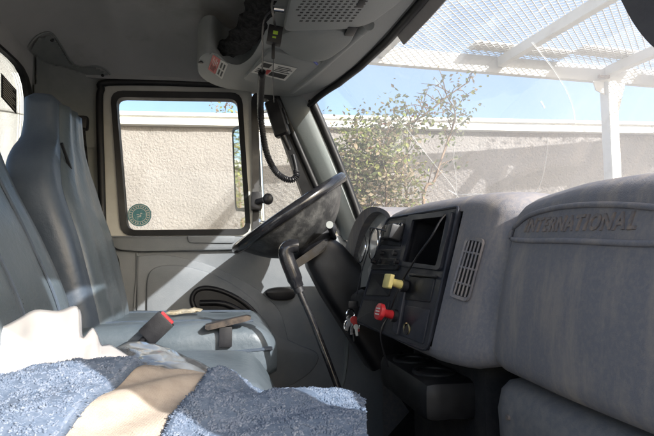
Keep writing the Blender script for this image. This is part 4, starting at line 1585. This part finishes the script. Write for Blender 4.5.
body = spline([Z(197, 60), Z(199, 70), Z(210, 78.5), Z(226, 84), Z(246, 87)], 5)[:-1] + [Z(246, 87), Vector((.10, 2.07, .712)), Vector((.22, 2.075, .712))]
body += [hdr(Y) for Y in (2.0, 1.9, 1.8, 1.7, 1.55, 1.4, 1.25, 1.1, .95, .8, .6, .4, .28)]
body += [Vector((.08, .25, .712)), Vector((.08, 1.40, .712))]
body += spline([Z(272, 18), Z(264, 36), Z(254, 52), Z(240, 60), Z(225, 57), Z(214, 48), Z(205, 47.5), Z(199, 52)], 4)
slab('console_body', body[::-1], (0, 0, .11), 'console', oc)
und = [p + Vector((0, 0, 0)) for p in body]
slab('console_underside', und, (0, 0, -.022), 'console', oc, .012)
# header moulding: smooth face between ridge and glass
tube('ridge', spline([Z(292, 89, .690), Z(318, 68, .688), Z(345, 44, .686), Z(366, 25, .686)], 5), .019, 'console', oc, 12)
tube('ridge_cap', [Z(362, 28, .684), Z(368, 23, .684)], .022, 'trim', oc, 12)
# storage door carrying the printed label
sd = slab('storage_door', rpoly([Z(243, 77, .690), Z(270, 47, .690), Z(332, 62, .690), Z(305, 85, .690), Z(288, 89, .690)], .02), (0, 0, -.012), 'console', oc, .006)
# padded sun visor folded against the console
vz = .672
vis = spline([Z(281, 30, vz), Z(279, 42, vz), Z(290, 51, vz), Z(308, 57, vz), Z(325, 56, vz), Z(340, 47, vz), Z(352, 36, vz), Z(350, 29, vz), Z(330, 24, vz), Z(300, 24, vz)], 4, True)
sv = slab('sun_visor', vis, (0, 0, -.018), 'trim', None, .009)
tag(sv, 'padded grey sun visor folded against the overhead console', 'sun visor')
bmobj('visor_gap', bbox(Z(344, 32, .662), Z(358, 28, .650), .003), 'black', oc)
# speaker panel with rows of slots
spz = .668
spk = slab('speaker_panel', rpoly([Z(283, 27, spz), Z(290, -6, spz), Z(300, -40, spz), Z(420, -40, spz), Z(402, -4, spz), Z(370, 20, spz), Z(345, 25, spz)], .03), (0, 0, -.016), 'console', oc, .008)
vs, fs = [], []
for r_ in range(9):
    for c_ in range(11):
        x0, y0 = 305 + c_ * 6.2 - r_ * 2.2, -2 + r_ * 2.8 + c_ * .0
        if not (296 < x0 < 372):
            continue
        q = [Z(x0, y0, spz - .0165), Z(x0 + 3.2, y0, spz - .0165), Z(x0 + 2.6, y0 + 1.2, spz - .0165), Z(x0 - .6, y0 + 1.2, spz - .0165)]
        k0 = len(vs)
        vs += q + [p + Vector((0, 0, .003)) for p in q]
        fs += [tuple(k0 + i for i in f) for f in ((0, 1, 2, 3), (4, 5, 6, 7), (0, 1, 5, 4), (1, 2, 6, 5), (2, 3, 7, 6), (3, 0, 4, 7))]
sl_ = mesh('speaker_slots', vs, fs, 'black', spk)
sl_['kind'] = 'stuff'
bmobj('switch_hole', bbox(Z(356, 6, .654), Z(366, 1, .650), .001), 'black', spk)

# printed labels
lbz = .6765
lab = thing('instruction_label', Z(273, 72, lbz), 'white instruction label on the overhead storage door', 'label')
LB = [Z(251, 72, lbz), Z(263, 61, lbz), Z(297, 68, lbz), Z(285, 80.5, lbz)]
slab('paper', LB, (0, 0, -.0012), 'label', lab)


def LQ(u, v):
    return lerp(lerp(LB[0], LB[1], v), lerp(LB[3], LB[2], v), u) + Vector((0, 0, -.0016))


def lquad(u0, u1, v0, v1, m, parent=lab):
    slab('print', [LQ(u0, v0), LQ(u1, v0), LQ(u1, v1), LQ(u0, v1)], (0, 0, -.0006), m, parent)


lquad(.06, .30, .62, .92, 'ink')
lquad(.30, .42, .15, .50, 'redlabel')
lquad(.45, .92, .12, .42, 'ink')
for i in range(4):
    lquad(.48, .94 - .08 * (i % 2), .52 + i * .11, .56 + i * .11, 'ink')
for i in range(3):
    lquad(.05, .27, .14 + i * .13, .19 + i * .13, 'ink')
rl = thing('warning_label', Z(217, 68, .688), 'red and white warning label on the console end', 'label')
LB = [Z(208, 68.5, .6895), Z(213, 54, .6895), Z(228, 64, .6895), Z(222, 79, .6895)]
slab('paper', LB, (0, 0, -.0012), 'label', rl)
lquad(0, .5, 0, 1, 'redlabel', rl)
for i in range(4):
    lquad(.10 + i * .09, .14 + i * .09, .1, .9 - .12 * (i % 2), 'label', rl)
for i in range(2):
    lquad(.60 + i * .19, .70 + i * .19, .12, .45, 'ink', rl)
    lquad(.60 + i * .19, .70 + i * .19, .55, .88, 'ink', rl)
h = Z(201, 62, .690)
tube('console_screw', [h, h + Vector((0, 0, -.004))], .008, 'black', oc, 10)

# black netting bag crammed between headliner and console
nb = spline([Z(218, 50, .735), Z(232, 47, .725), Z(243, 38, .715), Z(253, 24, .71), Z(260, 10, .71), Z(268, -8, .71)], 6)
nr = [.018 + .016 * math.sin(min(1, i / 9) * math.pi / 2) + .006 * nz((i, 0, 0), .7) for i in range(len(nb))]
ngrid = []
for i, p in enumerate(nb):
    t = (nb[min(i + 1, len(nb) - 1)] - nb[max(i - 1, 0)]).normalized()
    s = t.cross(Vector((0, 0, 1))).normalized()
    u = s.cross(t)
    ngrid.append([p + (s * math.cos(a) * 1.25 + u * math.sin(a) * .8) * nr[i] * (1 + .18 * math.sin(a * 5 + i)) for a in [2 * math.pi * j / 16 for j in range(16)]])
nbag = loft('netting', ngrid, 'net', None, True, True, True)
tag(nbag, 'bunched black netting stuffed between headliner and console', 'netting')

# two-way radio hand mic: coiled cord and clip
mc = thing('hand_mic', aty(280, 125, 1.95), 'black hand microphone hanging on its coiled cord by the pillar', 'microphone')
cpth = spline([aty(x, y, Y) for x, y, Y in ((262, 72, 1.66), (261, 88, 1.76), (260.5, 110, 1.89), (263, 135, 1.92), (268, 157, 1.93), (277, 173, 1.94), (289, 180, 1.94), (296, 177, 1.94), (296, 168, 1.95), (293, 155, 1.96))], 40)
cum, turn, coil = 0.0, 0.0, []
up = Vector((1, 0, 0))
last = cpth[0]
fine = []
for a, b in zip(cpth, cpth[1:]):
    for q in range(5):
        fine.append(lerp(a, b, q / 5))
for i, p in enumerate(fine[:-1]):
    t = (fine[i + 1] - p)
    if t.length < 1e-9:
        continue
    turn += t.length / .0062 * 2 * math.pi
    t.normalize()
    u = (Vector((0, 1, 0)) - t * t.y).normalized()
    s = t.cross(u)
    frac = i / len(fine)
    rr = .0105 if frac < .86 else .004
    coil.append(p + (u * math.cos(turn) + s * math.sin(turn)) * rr)
tube('coiled_cord', coil, .0028, 'black', mc, 5)
tube('cord_core', cpth[::10], .0085, 'rubber', mc, 8)
ma, mb = aty(272, 101, 1.97), aty(283, 136, 1.95)
Mm = frame_of((ma + mb) / 2, mb - ma, (-.4, -1, 0))
Lm = (mb - ma).length
bmobj('mic_body', bbox((-Lm / 2, -.030, -.020), (Lm / 2, .030, .020), .014, 3, Mm), 'black', mc)
bmobj('talk_key', bbox((-Lm * .2, .028, -.010), (Lm * .25, .036, .010), .003, 2, Mm), 'blackgloss', mc)
tube('cord_boot', [mb, aty(290, 150, 1.95)], [.012, .006], 'rubber', mc, 8)

# phone charger hanging from the console, with its leads
hc = thing('charger_plug', aty(275, 40, 1.36), 'black charger block with green marking hanging by a lead from the console', 'charger')
ca, cb = aty(276, 27, 1.36), aty(273.5, 44, 1.36)
Mc = frame_of((ca + cb) / 2, cb - ca, (0, -1, 0))
Lc = (cb - ca).length
bmobj('block', bbox((-Lc / 2, -.020, -.012), (Lc / 2, .020, .012), .004, 2, Mc), 'black', hc)
bmobj('marking', bbox((-.008, -.006, .0115), (.002, .007, .0128), 0, 1, Mc), 'green', hc)
bmobj('marking', bbox((.008, -.006, .0115), (.013, .004, .0128), 0, 1, Mc), 'green', hc)
bmobj('connector', bbox(aty(271.5, 45, 1.365), aty(275, 58, 1.355), .003), 'black', hc)
tube('lead', spline([aty(276, -12, 1.18), aty(272, 4, 1.24), aty(273.5, 16, 1.30), aty(275.5, 28, 1.36)], 5), .0035, 'black', hc, 6)
tube('lead', spline([aty(273.5, 58, 1.36), aty(273, 80, 1.45), aty(274, 102, 1.6)], 5), .0016, 'black', hc, 6)
wl = tube('cable', spline([aty(277, 8, 1.26), aty(266, 16, 1.30), aty(262.5, 32, 1.38), aty(263, 52, 1.50), aty(262, 72, 1.66)], 6), .003, 'black', None, 6)
tag(wl, 'black cable looping from the console down to the coiled mic cord', 'cable')
pe = tube('pen', [Z(306, 53, .665), Z(317, 64, .665)], .0045, 'blue', None, 10)
tag(pe, 'blue pen tucked beside the folded sun visor', 'pen')
cc = tube('coat_hook', [aty(274, 9, 1.25), aty(284, 10, 1.25)], .008, 'chrome', None, 10)
tag(cc, 'small bright metal clip at the console edge beside the cables', 'clip')

# passenger's sun visor at the right edge of the view, swung down
pvs = [atx(x, y, .40) for x, y in ((600, -60), (612, -20), (622, 2), (634, 24), (650, 44), (668, 56), (690, 60), (705, 60), (705, -60))]
pv = slab('sun_visor', spline(pvs[:7], 4) + pvs[7:], (.020, 0, 0), mat('visor_brown', (0.075, 0.068, 0.072), 0.6, (0.11, 0.10, 0.10), 9, bump=.2, bscale=200), None, .008)
tag(pv, 'dark rounded sun visor hanging at the passenger end of the windshield', 'sun visor')

v2 = [Vector((x, Y, z)) for x, Y, z in ((.43, .22, .69), (.43, .80, .69), (.335, .80, .50), (.335, .22, .50))]  # extra visor out of view, added to shade the bench back
tag(slab('sun_visor', rpoly(v2, .03), (-.018, 0, -.008), 'trim', None, .008), 'unseen grey sun visor added above the passenger seat to shade the bench', 'sun visor')
# =================================================================== THINGS ON THE BENCH
fm = thing('pile_mat', (0.0, 0.85, -0.27), 'blue pile mat folded on the bench, beige backing showing', 'mat')
YR, YN = 0.88, 0.66
FARPX = [(-60, 400), (0, 387), (45, 376), (85, 371), (140, 371), (180, 371.5), (217, 376), (228, 379), (240, 388), (252, 397), (270, 402), (290, 397), (312, 398), (335, 400), (352, 404), (362, 412)]


def fary(x):
    for a, b in zip(FARPX, FARPX[1:]):
        if x <= b[0]:
            t = (x - a[0]) / (b[0] - a[0])
            t = t * t * (3 - 2 * t)
            return lerp(a[1], b[1], t)
    return FARPX[-1][1]


def matpt(u, v, xf, xn, lift):
    """u along the fold from left to right, v from the ridge towards the viewer"""
    a = aty(xf(u), fary(xf(u)), YR)
    b = aty(xn(u), 438, YN)
    if v < 0:      # behind the ridge, down to the bench
        q = a + Vector((0, .07 * -v, -.07 * v * v))
        return q + Vector((0, 0, lift))
    if v <= 1:
        q = a.lerp(b, v)
        q.z += .012 * math.sin(v * math.pi) + .007 * math.sin(v * 9 + u * 7) * (1 - v * .4)
    else:
        q = b + (b - a).normalized() * 0.34 * (v - 1)
        q.z = lerp(b.z, -.30, v - 1)
    return q + Vector((0, 0, lift + .006 * nz((q.x, q.y, 0), 7)))


def pile(name, xf, xn, lift, nu_, nv_, tufts, seed, edge=()):
    grid = []
    for i in range(nv_ + 1):
        v = lerp(-1, 1.9, i / nv_)
        grid.append([matpt(j / nu_, v, xf, xn, lift - (.012 * (1 - min(1, j / nu_ / .04)) ** 2 if 'l' in edge else 0) - (.012 * (1 - min(1, (1 - j / nu_) / .04)) ** 2 if 'r' in edge else 0)) for j in range(nu_ + 1)])
    o = sheet(name, grid, 'weave', fm, .010)
    rnd = random.Random(seed)
    vs, fs = [], []
    for _ in range(tufts):
        fi, fj = rnd.random() * (nv_ - .01), rnd.random() * (nu_ - .01)
        i, j = int(fi), int(fj)
        a, b, c, d = grid[i][j], grid[i][j + 1], grid[i + 1][j + 1], grid[i + 1][j]
        s, t = fj - j, fi - i
        p = a * (1 - s) * (1 - t) + b * s * (1 - t) + c * s * t + d * (1 - s) * t
        n = (b - a).cross(d - a).normalized()
        if n.z < 0:
            n = -n
        p = p + n * .003
        r = rnd.uniform(.0014, .0027)
        h = rnd.uniform(.0022, .0048) * (.75 + .9 * nz(p, 55, seed)) + .001
        if nz(p, 110, seed + 2) < -.22:
            continue
        lean = Vector((rnd.gauss(0, 1), rnd.gauss(0, 1), 0)) * .0012
        a0 = rnd.random() * 6.28
        k0 = len(vs)
        e1 = Vector((math.cos(a0), math.sin(a0), 0)) * r
        e2 = Vector((-math.sin(a0), math.cos(a0), 0)) * r
        for q in (e1, e2, -e1, -e2):
            vs.append(p + q * .8)
        for q in (e1, e2, -e1, -e2):
            vs.append(p + q + n * h * .6 + lean)
        vs.append(p + n * h + lean * 1.3)
        fs += [(k0 + q, k0 + (q + 1) % 4, k0 + 4 + (q + 1) % 4, k0 + 4 + q) for q in range(4)] + [(k0 + 4 + q, k0 + 4 + (q + 1) % 4, k0 + 8) for q in range(4)]
    t_ = mesh('tufts', vs, fs, 'towel', o, True)
    t_['kind'] = 'stuff'
    return o


pile('pile_fold', lambda u: lerp(-60, 140, u), lambda u: lerp(-150, 62, u), .012, 60, 60, 40000, 1, ('r',))
pile('pile_fold', lambda u: lerp(216, 362, u), lambda u: lerp(162, 366, u), .008, 60, 60, 40000, 2, ('l',))
bg_ = []
for i in range(41):
    v = lerp(-1, 1.9, i / 40)
    bg_.append([matpt(j / 30, v, lambda u: lerp(128, 222, u), lambda u: lerp(48, 172, u), -.002 + .003 * math.sin(j / 30 * math.pi)) for j in range(31)])
sheet('backing_flap', bg_, 'jute', fm, .005)
# stitched hem along the left fold's edge
hem = [matpt(.985, lerp(-.1, 1.9, i / 40), lambda u: lerp(-60, 140, u), lambda u: lerp(-150, 62, u), .010) for i in range(41)]
tube('hem', hem, .0045, 'towel', fm, 8)

# crumpled white paper bag between the mat and the seat back
pp = thing('paper_bag', (-.35, 1.15, -.24), 'crumpled white paper bag glaring in the sun behind the mat', 'paper bag')
TOP = [(-40, 345), (0, 328), (18, 319), (35, 310), (58, 311), (74, 306), (79, 312), (80, 333), (84, 337), (92, 328), (97, 334), (101, 345), (110, 345), (119, 350), (128, 356), (138, 364)]
BOT = [(-40, 402), (0, 391), (18, 388), (35, 384), (58, 379), (74, 378), (79, 378), (80, 378), (84, 378), (92, 378), (97, 378), (101, 378), (110, 379), (119, 379), (128, 380), (137, 381)]
tp = spline([(x, y, 0) for x, y in TOP], 4)
bt = spline([(x, y, 0) for x, y in BOT], 4)
grid = []
for i in range(19):
    v = i / 18
    row = []
    for a, b in zip(tp, bt):
        q = a.lerp(b, v)
        Y = lerp(.965, .905, v ** .8)
        p = aty(q.x, q.y, Y)
        cr_ = abs(nz(p, 9, 3)) * .03 + abs(nz(p, 21, 4)) * .012
        p = p + Vector((.2, -1, .3)).normalized() * cr_ * min(1, v * 3, (1 - v) * 3 + .2)
        row.append(p)
    grid.append(row)
back = [[p + Vector((-.02, .05 * (1 - i / 18) + .035, -.012)) for p in r] for i, r in enumerate(grid)]
sheet('front_sheet', grid, 'paper', pp, .0012, True, 25)
sheet('back_sheet', back, 'paper', pp, .0012, True, 25)

# clear plastic sheet over the middle cushion
cf_t = spline([aty(x, y, 1.12) for x, y in ((92, 358), (108, 351), (130, 346), (150, 345), (170, 351), (190, 360), (205, 367), (216, 373))], 4)
cf_b = spline([aty(x, y, .93) for x, y in ((92, 376), (108, 374), (130, 373), (150, 373), (170, 374), (190, 376), (205, 378), (216, 379))], 4)
grid = []
for i in range(15):
    v = i / 14
    row = []
    for a, b in zip(cf_t, cf_b):
        p = a.lerp(b, v)
        row.append(p + Vector((0, 0, .016 * abs(nz(p, 14, 5)) + .006 * nz(p, 34, 6))))
    grid.append(row)
pfm = sheet('plastic_sheet', grid, 'film', None, .0008, True, 30)
tag(pfm, 'crinkled clear plastic sheet lying between beige mat backing and driver seat', 'plastic sheet')
